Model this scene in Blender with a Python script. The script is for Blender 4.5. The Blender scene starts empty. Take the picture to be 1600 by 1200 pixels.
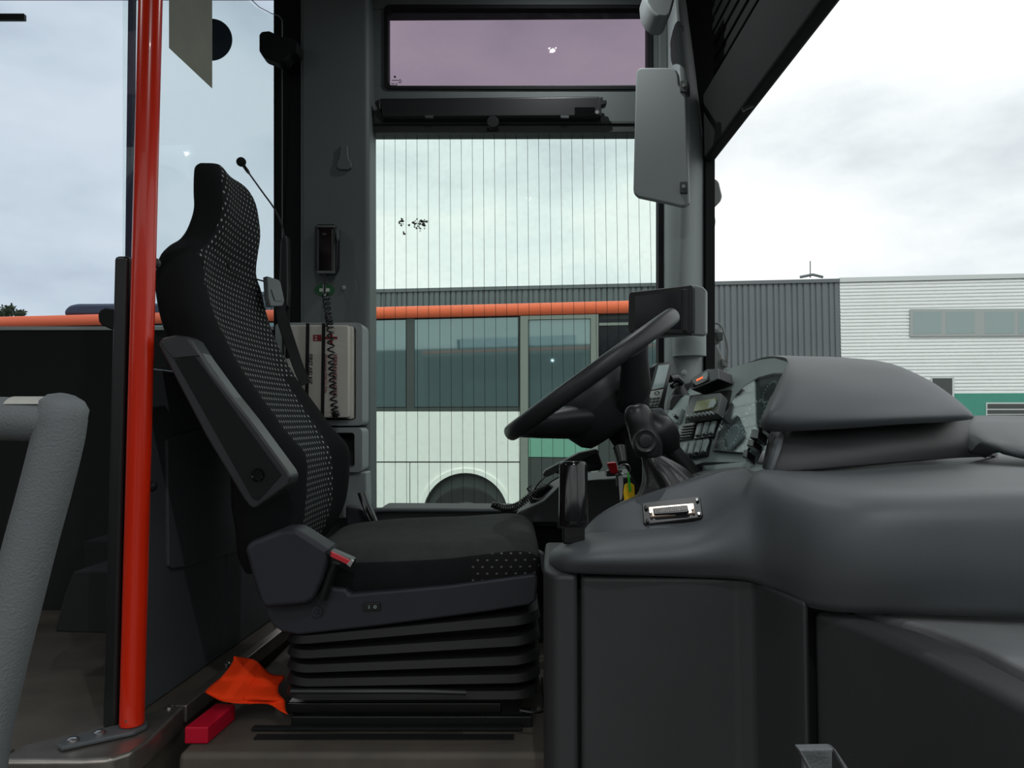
import bpy, bmesh, math, random
from mathutils import Vector, Matrix
import numpy as np
random.seed(7)
R = math.radians
# ------------------------------------------------------------------ camera, sky, exposure
S = bpy.context.scene
H = 1.65                      # eye height above the yard
F = 1150.0                    # focal length in pixels of the 1600 px frame
PITCH = R(2.7)
cam = bpy.data.cameras.new('camera'); camo = bpy.data.objects.new('camera', cam)
S.collection.objects.link(camo); S.camera = camo
cam.sensor_width = 36; cam.lens = 36*F/1600; cam.clip_start = 0.02; cam.clip_end = 500
camo.location = (0, 0, H); camo.rotation_euler = (math.pi/2+PITCH, 0, 0)
S.view_settings.view_transform = 'Standard'
try: S.view_settings.look = 'None'
except Exception: pass
S.view_settings.exposure = 0.0; S.view_settings.gamma = 1.0; S.view_settings.use_curve_mapping = False

def lin(c):
    return tuple((x/255/12.92 if x/255 <= .04045 else ((x/255+.055)/1.055)**2.4) for x in c)+(1.0,)

W = bpy.data.worlds.new('overcast_sky'); S.world = W; W.use_nodes = True
nt = W.node_tree; nt.nodes.clear()
N = nt.nodes.new; L = nt.links.new
out = N('ShaderNodeOutputWorld'); bg = N('ShaderNodeBackground'); L(bg.outputs[0], out.inputs[0])
tc = N('ShaderNodeTexCoord'); mp = N('ShaderNodeMapping'); mp.inputs['Scale'].default_value = (1.5, 1.5, 3.6)
mp.inputs['Location'].default_value = (0.35, 0.2, 0.1)
L(tc.outputs['Generated'], mp.inputs[0])
nz = N('ShaderNodeTexNoise'); nz.inputs['Scale'].default_value = 2.0; nz.inputs['Detail'].default_value = 7; nz.inputs['Roughness'].default_value = .52
L(mp.outputs[0], nz.inputs['Vector'])
cr = N('ShaderNodeValToRGB'); L(nz.outputs['Fac'], cr.inputs[0])
cr.color_ramp.elements[0].position = .31; cr.color_ramp.elements[0].color = (.68, .71, .76, 1)
cr.color_ramp.elements[1].position = .57; cr.color_ramp.elements[1].color = (1, 1, 1, 1)
e = cr.color_ramp.elements.new(.45); e.color = (.87, .895, .92, 1)
L(cr.outputs[0], bg.inputs[0]); bg.inputs[1].default_value = 1.12
sun = bpy.data.lights.new('veiled_sun', 'SUN'); sun.energy = 1.6; sun.angle = R(40); sun.color = (1, .99, .97)
suno = bpy.data.objects.new('veiled_sun', sun); S.collection.objects.link(suno); suno.rotation_euler = (R(38), 0, R(-14))
# ------------------------------------------------------------------ geometry helpers
cp, sp = math.cos(PITCH), math.sin(PITCH)
def ray(px, py):
    dx, dy = (px-800)/F, (600-py)/F
    return Vector((dx, cp-dy*sp, sp+dy*cp))
def P(px, py, Y):
    d = ray(px, py); return Vector((0, 0, H))+d*(Y/d.y)
class Pl:
    def __init__(s, a, b, c):
        a, b, c = P(*a), P(*b), P(*c); s.o = a; n = (b-a).cross(c-a).normalized()
        if n.dot(Vector((0, 0, H))-a) < 0: n = -n
        s.n = n
    def at(s, px, py, off=0):
        d = ray(px, py); o = s.o+s.n*off; c = Vector((0, 0, H))
        return c+d*((o-c).dot(s.n)/d.dot(s.n))
def YP(Y): return Pl((0, 0, Y), (1600, 0, Y), (800, 1200, Y))
def ZP(z):
    """horizontal plane at height z relative to the eye"""
    p = Pl((0, 900, 1), (10, 900, 1), (5, 800, 1)); p.o = Vector((0, 0, H+z)); p.n = Vector((0, 0, 1 if z < 0 else -1)); return p
class MB:
    def __init__(s): s.v = []; s.f = []; s.m = []
    def add(s, vs, fs, mi=0):
        k = len(s.v); s.v += [Vector(v) for v in vs]; s.f += [tuple(i+k for i in f) for f in fs]; s.m += [mi]*len(fs); return s
    def prism(s, pts, off, mi=0):
        n = len(pts); off = Vector(off)
        a = [Vector(p) for p in pts]; b = [p+off for p in a]
        nn = Vector()
        for i in range(n): nn += a[i].cross(a[(i+1) % n])
        fl = nn.dot(off) > 0
        f = [tuple(range(n)), tuple(range(2*n-1, n-1, -1))]+[(i, i+n, (i+1) % n+n, (i+1) % n) for i in range(n)]
        if fl: f = [tuple(reversed(q)) for q in f]
        return s.add(a+b, f, mi)
    def pp(s, pl, px, out=0, back=.01, mi=0):
        """prism from pixel outline on plane pl: front raised by out, body going back by back"""
        return s.prism([pl.at(x, y, out) for x, y in px], -pl.n*(back+out), mi)
    def box(s, a, b, mi=0):
        x0, y0, z0 = a; x1, y1, z1 = b
        return s.prism([(x0, y0, z0), (x1, y0, z0), (x1, y0, z1), (x0, y0, z1)], (0, y1-y0, 0), mi)
    def zbox(s, a, b, mi=0):
        """box with z given relative to the eye"""
        return s.box((a[0], a[1], a[2]+H), (b[0], b[1], b[2]+H), mi)
    def tube(s, pts, r, seg=12, mi=0, cap=True, flat=1.0, up=None):
        pts = [Vector(p) for p in pts]; n = len(pts)
        rr = r if isinstance(r, (list, tuple)) else [r]*n
        t0 = (pts[1]-pts[0]).normalized()
        u = Vector(up) if up else (Vector((0, 0, 1)) if abs(t0.z) < .9 else Vector((1, 0, 0)))
        vs = []
        for i in range(n):
            t = (pts[min(i+1, n-1)]-pts[max(i-1, 0)]).normalized()
            u = (u-t*u.dot(t)).normalized(); w = t.cross(u)
            for k in range(seg):
                a = 2*math.pi*k/seg; vs.append(pts[i]+(u*math.cos(a)*flat+w*math.sin(a))*rr[i])
        return s.loft_raw(vs, n, seg, True, cap, mi)
    def loft_raw(s, vs, n, seg, closed, cap, mi=0):
        fs = []
        for i in range(n-1):
            for k in range(seg if closed else seg-1):
                a = i*seg+k; b = i*seg+(k+1) % seg
                fs.append((a, b, b+seg, a+seg))
        if cap and closed:
            fs.append(tuple(reversed(range(seg)))); fs.append(tuple(range((n-1)*seg, n*seg)))
        return s.add(vs, fs, mi)
    def loft(s, rings, closed=True, cap=True, sub=1, mi=0):
        A = np.array([[list(p) for p in r] for r in rings], float)
        if sub > 1: A = cat(A, sub)
        n, seg = A.shape[:2]
        return s.loft_raw([Vector(p) for p in A.reshape(-1, 3)], n, seg, closed, cap, mi)
    def revolve(s, o, axis, prof, seg=24, mi=0):
        """prof: (distance along axis, radius)"""
        o = Vector(o); ax = Vector(axis).normalized(); u = ax.orthogonal().normalized(); w = ax.cross(u)
        vs = []
        for d, r in prof:
            for k in range(seg):
                a = 2*math.pi*k/seg; vs.append(o+ax*d+(u*math.cos(a)+w*math.sin(a))*max(r, 1e-5))
        return s.loft_raw(vs, len(prof), seg, True, True, mi)
def cat(A, sub):
    """Catmull-Rom resampling along the first axis"""
    n = len(A); o = []
    for i in range(n-1):
        p0 = A[i-1] if i else 2*A[0]-A[1]; p1, p2 = A[i], A[i+1]; p3 = A[i+2] if i+2 < n else 2*A[-1]-A[-2]
        for k in range(sub):
            t = k/sub
            o.append(.5*((2*p1)+(-p0+p2)*t+(2*p0-5*p1+4*p2-p3)*t*t+(-p0+3*p1-3*p2+p3)*t**3))
    o.append(A[-1]); return np.array(o)
def curve(pts, sub=6): return [Vector(p) for p in cat(np.array([list(p) for p in pts], float), sub)]
def rr(x0, y0, x1, y1, r=4, n=4):
    o = []
    for cx, cy, a0 in ((x1-r, y0+r, -90), (x1-r, y1-r, 0), (x0+r, y1-r, 90), (x0+r, y0+r, 180)):
        for k in range(n+1):
            a = R(a0+90*k/n); o.append((cx+r*math.cos(a), cy+r*math.sin(a)))
    return o
def circ(cx, cy, r, n=24, ry=None): return [(cx+r*math.cos(2*math.pi*k/n), cy+(ry or r)*math.sin(2*math.pi*k/n)) for k in range(n)]
def wloc(o):
    l = Vector()
    while o: l += o.location; o = o.parent
    return l
def thing(name, label, cat_, loc, group=None):
    o = bpy.data.objects.new(name, None); S.collection.objects.link(o); o.location = loc; o.empty_display_size = .05
    o['label'] = label; o['category'] = cat_
    if group: o['group'] = group
    return o
def obj(name, mb, mat, parent=None, bevel=0, seg=2, label=None, cat_=None, group=None, kind=None, sharp=38, sub=0, solid=0):
    if parent is None:
        vs = np.array([list(v) for v in mb.v]); lo, hi = vs.min(0), vs.max(0)
        w = Vector(((lo[0]+hi[0])/2, (lo[1]+hi[1])/2, lo[2]))
    else: w = wloc(parent)
    me = bpy.data.meshes.new(name)
    me.from_pydata([tuple(v-w) for v in mb.v], [], mb.f); me.update()
    mats = mat if isinstance(mat, (list, tuple)) else [mat]
    for m in mats: me.materials.append(m)
    me.polygons.foreach_set('material_index', mb.m)
    bm = bmesh.new(); bm.from_mesh(me); bmesh.ops.recalc_face_normals(bm, faces=bm.faces); bm.to_mesh(me); bm.free()
    me.polygons.foreach_set('use_smooth', [True]*len(me.polygons))
    if not bevel: me.set_sharp_from_angle(angle=R(sharp))
    o = bpy.data.objects.new(name, me); S.collection.objects.link(o)
    if parent is None: o.location = w
    else: o.parent = parent
    if solid: m = o.modifiers.new('s', 'SOLIDIFY'); m.thickness = solid; m.offset = -1
    if bevel:
        m = o.modifiers.new('b', 'BEVEL'); m.width = bevel; m.segments = seg; m.limit_method = 'ANGLE'; m.angle_limit = R(32); m.harden_normals = True
    if sub: m = o.modifiers.new('u', 'SUBSURF'); m.levels = m.render_levels = sub
    if label: o['label'] = label
    if cat_: o['category'] = cat_
    if group: o['group'] = group
    if kind: o['kind'] = kind
    return o
def struct(name, mb, mat, **k): return obj(name, mb, mat, kind='structure', **k)
def piece_copies(o, offs):
    """copies of a part that share its mesh"""
    for d in offs:
        c = o.copy(); S.collection.objects.link(c); c.location = o.location+Vector(d)
def text(name, body, size, o, xdir, ydir, mat, parent, depth=.0004, bold=0):
    cu = bpy.data.curves.new(name, 'FONT'); cu.body = body; cu.size = size; cu.extrude = depth; cu.resolution_u = 3; cu.offset = bold
    t = bpy.data.objects.new('tmp_text', cu); S.collection.objects.link(t)
    bpy.context.view_layer.update()
    me = bpy.data.meshes.new_from_object(t.evaluated_get(bpy.context.evaluated_depsgraph_get()))
    bpy.data.objects.remove(t); bpy.data.curves.remove(cu)
    x = Vector(xdir).normalized(); y = Vector(ydir).normalized(); z = x.cross(y)
    M = Matrix((x, y, z)).transposed().to_4x4(); M.translation = Vector(o)-wloc(parent)
    me.transform(M); me.materials.clear(); me.materials.append(mat); me.name = name
    b = bpy.data.objects.new(name, me); S.collection.objects.link(b); b.parent = parent; return b
# ------------------------------------------------------------------ materials
def mat(name, rgb, rough=.6, metal=0, bump=0, bscale=400, var=0, vscale=6, spec=.5, coat=0):
    m = bpy.data.materials.new(name); m.use_nodes = True; t = m.node_tree; b = t.nodes['Principled BSDF']
    c = lin(rgb); b.inputs['Base Color'].default_value = c; b.inputs['Roughness'].default_value = rough
    b.inputs['Metallic'].default_value = metal; b.inputs['Specular IOR Level'].default_value = spec; b.inputs['Coat Weight'].default_value = coat
    tc = t.nodes.new('ShaderNodeTexCoord')
    if var:
        n = t.nodes.new('ShaderNodeTexNoise'); n.inputs['Scale'].default_value = vscale; n.inputs['Detail'].default_value = 6
        t.links.new(tc.outputs['Object'], n.inputs['Vector'])
        r = t.nodes.new('ShaderNodeMapRange'); r.inputs[1].default_value = .3; r.inputs[2].default_value = .7
        r.inputs[3].default_value = 1-var; r.inputs[4].default_value = 1+var; t.links.new(n.outputs['Fac'], r.inputs[0])
        x = t.nodes.new('ShaderNodeVectorMath'); x.operation = 'SCALE'; x.inputs[0].default_value = c[:3]
        t.links.new(r.outputs[0], x.inputs['Scale']); t.links.new(x.outputs[0], b.inputs['Base Color'])
    if bump:
        n = t.nodes.new('ShaderNodeTexNoise'); n.inputs['Scale'].default_value = bscale; n.inputs['Detail'].default_value = 2
        t.links.new(tc.outputs['Object'], n.inputs['Vector'])
        u = t.nodes.new('ShaderNodeBump'); u.inputs['Strength'].default_value = bump; u.inputs['Distance'].default_value = .002
        t.links.new(n.outputs['Fac'], u.inputs['Height']); t.links.new(u.outputs[0], b.inputs['Normal'])
    return m
def glassmat(name, tint, refl=.06, rough=.0, dirt=0, haze=(200, 205, 205), cap=.05):
    m = bpy.data.materials.new(name); m.use_nodes = True; t = m.node_tree; t.nodes.clear()
    o = t.nodes.new('ShaderNodeOutputMaterial'); tr = t.nodes.new('ShaderNodeBsdfTransparent'); tr.inputs[0].default_value = tint+(1,)
    g = t.nodes.new('ShaderNodeBsdfGlossy'); g.inputs['Roughness'].default_value = rough
    lw = t.nodes.new('ShaderNodeLayerWeight'); lw.inputs[0].default_value = refl+.1
    mm = t.nodes.new('ShaderNodeMath'); mm.operation = 'MULTIPLY'; mm.inputs[1].default_value = .55
    t.links.new(lw.outputs['Fresnel'], mm.inputs[0]); mn = t.nodes.new('ShaderNodeMath'); mn.operation = 'MINIMUM'; mn.inputs[1].default_value = cap; t.links.new(mm.outputs[0], mn.inputs[0])
    x = t.nodes.new('ShaderNodeMixShader'); t.links.new(mn.outputs[0], x.inputs[0]); t.links.new(tr.outputs[0], x.inputs[1]); t.links.new(g.outputs[0], x.inputs[2])
    last = x
    if dirt:
        d = t.nodes.new('ShaderNodeBsdfDiffuse'); d.inputs[0].default_value = lin(haze)
        tc = t.nodes.new('ShaderNodeTexCoord'); n = t.nodes.new('ShaderNodeTexNoise'); n.inputs['Scale'].default_value = 60; n.inputs['Detail'].default_value = 8
        t.links.new(tc.outputs['Object'], n.inputs['Vector'])
        r = t.nodes.new('ShaderNodeMapRange'); r.inputs[1].default_value = .45; r.inputs[2].default_value = .8; r.inputs[3].default_value = dirt*.4; r.inputs[4].default_value = dirt*3
        t.links.new(n.outputs['Fac'], r.inputs[0])
        y = t.nodes.new('ShaderNodeMixShader'); t.links.new(r.outputs[0], y.inputs[0]); t.links.new(x.outputs[0], y.inputs[1]); t.links.new(d.outputs[0], y.inputs[2]); last = y
    t.links.new(last.outputs[0], o.inputs[0]); return m
def dotmat(name, base, dot, ax, su, sv, r=.16, el=1.0):
    """black fabric with a staggered woven dot pattern; ax: the two object axes"""
    m = mat(name, base, .9, bump=.25, bscale=1400, spec=.15); t = m.node_tree; b = t.nodes['Principled BSDF']
    def M(op, a, c=None):
        n = t.nodes.new('ShaderNodeMath'); n.operation = op
        for i, q in enumerate((a, c)):
            if q is None: continue
            if isinstance(q, (int, float)): n.inputs[i].default_value = q
            else: t.links.new(q, n.inputs[i])
        return n.outputs[0]
    tc = t.nodes.new('ShaderNodeTexCoord'); s = t.nodes.new('ShaderNodeSeparateXYZ'); t.links.new(tc.outputs['Object'], s.inputs[0])
    v = M('DIVIDE', s.outputs[ax[1]], sv); row = M('FLOOR', v); fv = M('SUBTRACT', M('FRACT', v), .5)
    u = M('ADD', M('DIVIDE', s.outputs[ax[0]], su), M('MULTIPLY', M('MODULO', M('ADD', row, 1000), 2), .5))
    fu = M('SUBTRACT', M('FRACT', u), .5)
    d = M('SQRT', M('ADD', M('MULTIPLY', fu, fu), M('MULTIPLY', M('MULTIPLY', fv, fv), el)))
    k = M('LESS_THAN', d, r)
    mx = t.nodes.new('ShaderNodeMix'); mx.data_type = 'RGBA'; t.links.new(k, mx.inputs[0])
    mx.inputs[6].default_value = lin(base); mx.inputs[7].default_value = lin(dot); t.links.new(mx.outputs[2], b.inputs['Base Color'])
    return m
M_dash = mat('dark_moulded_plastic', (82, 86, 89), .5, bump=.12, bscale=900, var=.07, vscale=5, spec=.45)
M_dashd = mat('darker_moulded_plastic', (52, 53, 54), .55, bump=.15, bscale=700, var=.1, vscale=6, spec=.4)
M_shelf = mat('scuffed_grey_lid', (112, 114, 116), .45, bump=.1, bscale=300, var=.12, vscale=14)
M_panel = mat('instrument_panel_grey', (132, 146, 144), .55, bump=.05, bscale=1200)
M_black = mat('black_plastic', (24, 25, 26), .4, spec=.5)
M_gloss = mat('gloss_black_plastic', (13, 13, 14), .15, spec=.6)
M_matte = mat('matte_black', (20, 21, 22), .75, spec=.3)
M_leather = mat('black_leather', (34, 34, 35), .38, bump=.25, bscale=260, spec=.55)
M_wheel = mat('steering_wheel_rubber', (40, 41, 43), .42, bump=.1, bscale=900, spec=.5)
M_fab = mat('black_seat_fabric', (30, 31, 32), .95, bump=.35, bscale=1500, spec=.12, var=.12, vscale=12)
M_fabg = mat('grey_worn_seat_fabric', (62, 61, 59), .95, bump=.4, bscale=900, spec=.12)
M_dots = dotmat('dotted_seat_fabric', (34, 36, 37), (158, 160, 158), (1, 2), .0165, .0125, .15, .45)
M_dotc = dotmat('dotted_cushion_fabric', (44, 44, 43), (120, 120, 116), (0, 1), .022, .022, .13)
M_seatp = mat('blue_black_seat_plastic', (43, 44, 51), .55, bump=.1, bscale=800, spec=.4)
M_arm = mat('armrest_plastic', (46, 47, 49), .42, spec=.5)
M_rubber = mat('bellows_rubber', (22, 22, 23), .55, spec=.4)
M_wall = mat('cab_wall_grey', (92, 99, 98), .6, bump=.06, bscale=500, var=.05)
M_wallg = mat('light_pillar_grey', (146, 153, 153), .6, bump=.05, bscale=500)
M_wallin = mat('dark_lower_wall', (26, 27, 28), .85)
M_part = mat('partition_panel_grey', (80, 86, 88), .5, bump=.08, bscale=300, var=.08)
M_visor = mat('grey_visor_vinyl', (138, 144, 144), .6, bump=.12, bscale=700)
M_red = mat('red_painted_pole', (226, 44, 12), .28, spec=.5, coat=.3)
M_alu = mat('worn_aluminium', (150, 145, 138), .38, metal=.85, bump=.1, bscale=120, var=.15, vscale=20)
M_steel = mat('bright_steel', (200, 200, 200), .3, metal=1)
M_dsteel = mat('dark_steel', (80, 80, 82), .4, metal=.8)
M_floor = mat('worn_vinyl_floor', (84, 78, 70), .7, bump=.2, bscale=180, var=.25, vscale=9)
M_step = mat('speckled_step_riser', (84, 92, 98), .6, bump=.3, bscale=90, var=.3, vscale=60)
M_ori = mat('orange_cloth', (255, 66, 14), .8, bump=.25, bscale=900, spec=.2)
M_crim = mat('crimson_plastic', (196, 6, 44), .5, bump=.1, bscale=200, spec=.4)
M_redp = mat('red_plastic', (196, 20, 32), .4)
M_redb = mat('red_buckle', (205, 50, 60), .35)
M_white = mat('white_bus_paint', (244, 247, 240), .35, spec=.5)
M_orb = mat('orange_bus_paint', (246, 116, 78), .5, spec=.3)
M_busgl = mat('bus_side_glass', (112, 134, 136), .03, metal=.5, spec=1.0, coat=1)
M_busgr = mat('bus_green_pane', (120, 172, 152), .3, spec=.4)
M_busdk = mat('bus_dark_trim', (62, 68, 66), .5)
M_busfr = mat('bus_door_frame', (128, 134, 126), .5)
M_tyre = mat('tyre_rubber', (34, 35, 34), .8, bump=.2, bscale=60)
M_clad = mat('anthracite_cladding', (92, 99, 101), .55, var=.06, vscale=.6)
M_clad2 = mat('white_cladding', (222, 226, 224), .5, var=.03, vscale=.6)
M_trim = mat('pale_roof_trim', (190, 196, 194), .5)
M_green = mat('green_base_wall', (62, 134, 116), .7, var=.05)
M_wpane = mat('office_window_pane', (128, 146, 144), .08, spec=.8)
M_alf = mat('window_frame_aluminium', (150, 156, 154), .5)
M_asph = mat('asphalt_yard', (92, 92, 90), .9, bump=.3, bscale=20, var=.15)
M_leaf = mat('tree_leaf', (58, 66, 44), .8)
M_bark = mat('tree_bark', (70, 62, 50), .9)
M_aid = mat('first_aid_white_plastic', (196, 192, 182), .5)
M_ink = mat('dark_print', (40, 30, 34), .7)
M_inkr = mat('dark_red_print', (128, 24, 34), .7)
M_dgreen = mat('green_sticker', (24, 88, 50), .6)
M_stw = mat('sticker_white', (198, 206, 196), .6)
M_screen = mat('dark_screen', (14, 17, 26), .12, spec=.25)
M_lcd = mat('green_lcd', (112, 118, 52), .35)
M_pscr = mat('handheld_screen', (150, 172, 170), .15)
M_key = mat('silver_keypad', (168, 178, 174), .35)
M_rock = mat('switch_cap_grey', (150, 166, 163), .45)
M_yel = mat('yellow_tag', (232, 190, 20), .4)
M_grn = mat('green_tag', (60, 190, 50), .4)
M_seatf = mat('grey_textured_coating', (104, 109, 111), .6, bump=.45, bscale=350, var=.05)
M_patch = mat('pale_worn_label', (180, 180, 172), .6, var=.08, vscale=40)
M_blind = mat('black_blind_cloth', (15, 15, 15), .9, bump=.2, bscale=300)
M_card = mat('grey_card', (150, 154, 140), .8, var=.05, vscale=12)
M_conn = mat('connector_metal', (225, 205, 185), .3, metal=.8)
M_lblue = mat('dark_blue_sticker', (40, 52, 72), .4)
M_grmir = mat('mirror_arm_grey', (128, 132, 130), .6)
M_cur = mat('grey_curtain', (120, 124, 108), .9)
M_ceil = mat('grey_ceiling_liner', (120, 124, 124), .8)
G_side = glassmat('driver_window_glass', (.86, .93, .90), .05, dirt=.012)
G_wind = glassmat('windscreen_glass', (.93, .96, .95), .05, dirt=.004)
G_left = glassmat('tinted_saloon_glass', (.76, .81, .86), .05)
G_top = glassmat('purple_tinted_glass', (.53, .47, .53), .10, dirt=.01, cap=.12)
G_part = glassmat('partition_glass', (.93, .96, .95), .05)
G_clu = glassmat('cluster_lens', (.85, .89, .89), .25, dirt=.008, cap=.3)
def emit(name, rgb, s):
    m = mat(name, rgb, .4); b = m.node_tree.nodes['Principled BSDF']; b.inputs['Emission Color'].default_value = lin(rgb); b.inputs['Emission Strength'].default_value = s; return m
E_or = emit('orange_display_digits', (255, 96, 40), 1.2)
E_led = emit('lamp_led', (255, 250, 240), 60)
M_dial = mat('dial_face', (46, 54, 58), .5)
M_dialw = mat('dial_marking', (190, 200, 200), .5)
# ================================================================== SETTING
FZ = -.60      # cab floor relative to the eye
LZ = -.565      # raised saloon floor
# yard
struct('ground', MB().box((-60, -30, -.05), (60, 60, 0)), M_asph)
# cab floor
struct('floor', MB().zbox((-.60, 1.35, FZ-.6), (1.3, 2.2, FZ)), M_floor, bevel=.012, seg=3)
struct('floor_entrance', MB().zbox((-4, -.25, -1.3), (1.3, 2.2, -1.22)), M_floor)
# slots in floor seen at the rails
# raised saloon floor, edged in plan along the partition
pe0 = P(200, 1165, 1); 
def xy(px, py, z):
    p = ZP(z).at(px, py); return (p.x, p.y)
a = xy(236, 1122, LZ); b_ = xy(440, 990, LZ)
dirp = Vector((b_[0]-a[0], b_[1]-a[1], 0)).normalized()
A0 = Vector((-.715, 1.40, 0)); dirp = Vector((.06, 1, 0)).normalized()
def along(t, off=0, z=0): return A0+dirp*t+Vector((dirp.y, -dirp.x, 0))*off+Vector((0, 0, H+z))
poly = [(-4, 1.27), (-.76, 1.27), (-.69, 1.27), (-.655, 1.30), (-.648, 1.34), (along(.85, .055).x, 2.25), (-4, 2.25)]
struct('floor_saloon', MB().prism([(x, y, H+LZ) for x, y in poly], (0, 0, -.55)), M_floor)
t1 = thing('floor_nosing', 'worn aluminium nosing strip along the raised floor edge with a rounded corner', 'trim', (-.68, 1.27, H+LZ-.05))
m = MB(); m.box((-3, 1.235, H+LZ-.032), (-.845, 1.285, H+LZ+.006)); obj('edge_strip', m, M_alu, t1, bevel=.008)
cpts = [(-.84, 1.228), (-.70, 1.228), (-.66, 1.236), (-.636, 1.262), (-.63, 1.30), (along(.06, .075).x, 1.46), (along(.06, .04).x, 1.46), (-.70, 1.42), (-.79, 1.33), (-.84, 1.29)]
obj('corner_plate', MB().prism([(x, y, H+LZ+.008) for x, y in cpts], (0, 0, -.045)), M_alu, t1, bevel=.008, seg=3)
q = [along(.065, .052, LZ+.008), along(.84, .052, LZ+.008), along(.84, .078, LZ+.008), along(.065, .078, LZ+.008)]
obj('edge_strip', MB().prism(q, (0, 0, -.034)), M_alu, t1, bevel=.003)
for tt in (.05, .30, .60):
    o_ = along(tt, .05, LZ+.008); obj('screw', MB().revolve(o_, (0, 0, 1), [(0, .008), (.003, .008), (.006, .004), (.006, 0)], 12), M_steel, t1)
m = MB().prism([(-.70, 1.25, H+LZ-.04), (-.665, 1.262, H+LZ-.04), (-.650, 1.30, H+LZ-.04), (along(.0, .055).x, 1.40, H+LZ-.04), (-.72, 1.40, H+LZ-.04)], (0, 0, -.4))
struct('trim_1', m, M_step, bevel=.004)
# driver-side wall (far), openings for the windows
WY = 2.2
wp = YP(WY)
ztop = 1.34
def zof(py, Y=WY): return P(800, py, Y).z-H
def xof(px, Y=WY): return P(px, 600, Y).x
m = MB()
m.pp(wp, [(575, -60), (1046, -60), (1046, 11), (575, 14)], 0, .07)           # above the quarter light
m.pp(wp, [(575, 134), (1046, 132), (1046, 204), (575, 205)], 0, .07)           # transom
m.pp(wp, [(575, 14), (604, 14), (604, 135), (575, 135)], 0, .07)
m.pp(wp, [(1014, 11), (1046, 11), (1046, 134), (1014, 134)], 0, .07)
m.pp(wp, [(575, 797), (1060, 797), (1060, 1250), (575, 1250)], 0, .07)       # below the window
struct('wall_side', m, M_wall, bevel=.003)
m = MB(); m.pp(YP(WY+.002), [(-900, 514), (430, 512), (430, 1120), (-900, 1120)], 0, .06)
struct('wall_saloon', m, M_wallin)
m = MB(); m.pp(YP(WY-.003), [(-900, 510), (430, 510), (430, 515.5), (-900, 516)], 0, .02); struct('trim_2', m, M_trim)
# upper window gasket and trim line under the transom
m = MB(); m.pp(wp, [(583, 190), (992, 189), (992, 193), (583, 194)], .012, 0); m.pp(wp, [(583, 197), (992, 196), (992, 206), (583, 207)], .006, 0)
struct('trim_3', m, M_busdk, bevel=.001)
# window_1: driver's side window, with heating wires and dirt
fr = MB()
fr.pp(wp, [(577, 204), (583, 204), (583, 797), (577, 797)], .012, .03)
fr.pp(wp, [(1029, 204), (1041, 204), (1041, 797), (1029, 797)], .012, .03)
w1 = struct('window_1', fr, M_matte, bevel=.001)
obj('glass_pane', MB().pp(YP(WY+.03), [(581, 204), (1031, 204), (1031, 800), (581, 800)], 0, .004), G_side, w1)
wpl = YP(WY+.027)
xs = [582.5+17.45*k for k in range(26)]
first = None
p0 = wpl.at(600, 205); p1 = wpl.at(600, 797)
mw = MB().tube([p0, p1], .00062, 4, cap=False)
first = obj('heating_wire', mw, M_matte, w1)
piece_copies(first, [(wpl.at(x, 500).x-wpl.at(600, 500).x, 0, 0) for x in xs if abs(x-600) > 1])
random.seed(3); md = MB()
for cx, cy, n_, sx, sy in ((654, 349, 26, 15, 7), (628, 347, 12, 7, 7), (631, 366, 3, 2, 4), (655, 357, 6, 8, 3)):
    for k in range(n_):
        x, y = random.gauss(cx, sx*.45), random.gauss(cy, sy*.5); r_ = random.uniform(.8, 2.6)
        md.pp(wpl, [(x+r_*random.uniform(.6, 1.3)*math.cos(a), y+r_*random.uniform(.5, 1)*math.sin(a)) for a in [2*math.pi*j/7 for j in range(7)]], 0, .0006)
obj('dirt_mark', md, M_busfr, w1)['kind'] = 'stuff'
# window_2: purple tinted quarter light above
fr = MB(); o1 = rr(600, 7, 1019, 139, 9); i1 = rr(606, 13, 1012, 134, 8)
n_ = len(o1)
for k in range(n_):
    fr.pp(wp, [o1[k], o1[(k+1) % n_], i1[(k+1) % n_], i1[k]], .006, .02)
w2 = struct('window_2', fr, M_matte)
obj('glass_pane', MB().pp(YP(WY+.015), rr(603, 10, 1016, 136, 9), 0, .005), G_top, w2)
m = MB()
for k in range(n_):
    o2 = rr(604.2, 11, 1014.5, 135.3, 9)
    m.pp(YP(WY+.012), [o2[k], o2[(k+1) % n_], rr(605.8, 12.6, 1013, 133.8, 8)[(k+1) % n_], rr(605.8, 12.6, 1013, 133.8, 8)[k]], 0, .001)
obj('edge_line', m, M_visor, w2)
m = MB(); pz = YP(WY+.012)
m.pp(pz, circ(617, 120, 1.8, 8), 0, .0008)
for (x0, x1, y) in ((612, 622, 125), (611, 616, 130), (618, 621, 130), (612, 621, 132.5)): m.pp(pz, [(x0, y), (x1, y), (x1, y+.9), (x0, y+.9)], 0, .0008)
for k in range(10):
    a = 2*math.pi*k/10; m.pp(pz, [(625+2.4*math.cos(a), 127+3*math.sin(a)), (625+2.4*math.cos(a+.6), 127+3*math.sin(a+.6)), (625+1.5*math.cos(a+.6), 127+2*math.sin(a+.6)), (625+1.5*math.cos(a), 127+2*math.sin(a))], 0, .0008)
obj('glass_stamp', m, M_ink, w2)
# window_3: saloon window behind the driver
w3 = struct('window_3', MB().pp(YP(WY+.01), [(-900, -200), (-880, -200), (-880, 514), (-900, 514)], 0, .03), M_matte)
obj('glass_pane', MB().pp(YP(WY+.03), [(-900, -200), (432, -200), (432, 515), (-900, 515)], 0, .005), G_left, w3)
obj('reflection_strip', MB().pp(YP(WY+.005), rr(-60, 21, 38, 31, 1.5), 0, .01), M_busdk, w3, label='dark reflection at the window top built as a short strip')  # dark reflection on the pane, modelled as a strip
obj('round_sticker', MB().pp(YP(WY+.028), circ(330, 62, 33, 40), 0, .0008), M_lblue, w3, label='round dark blue sticker')
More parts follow.
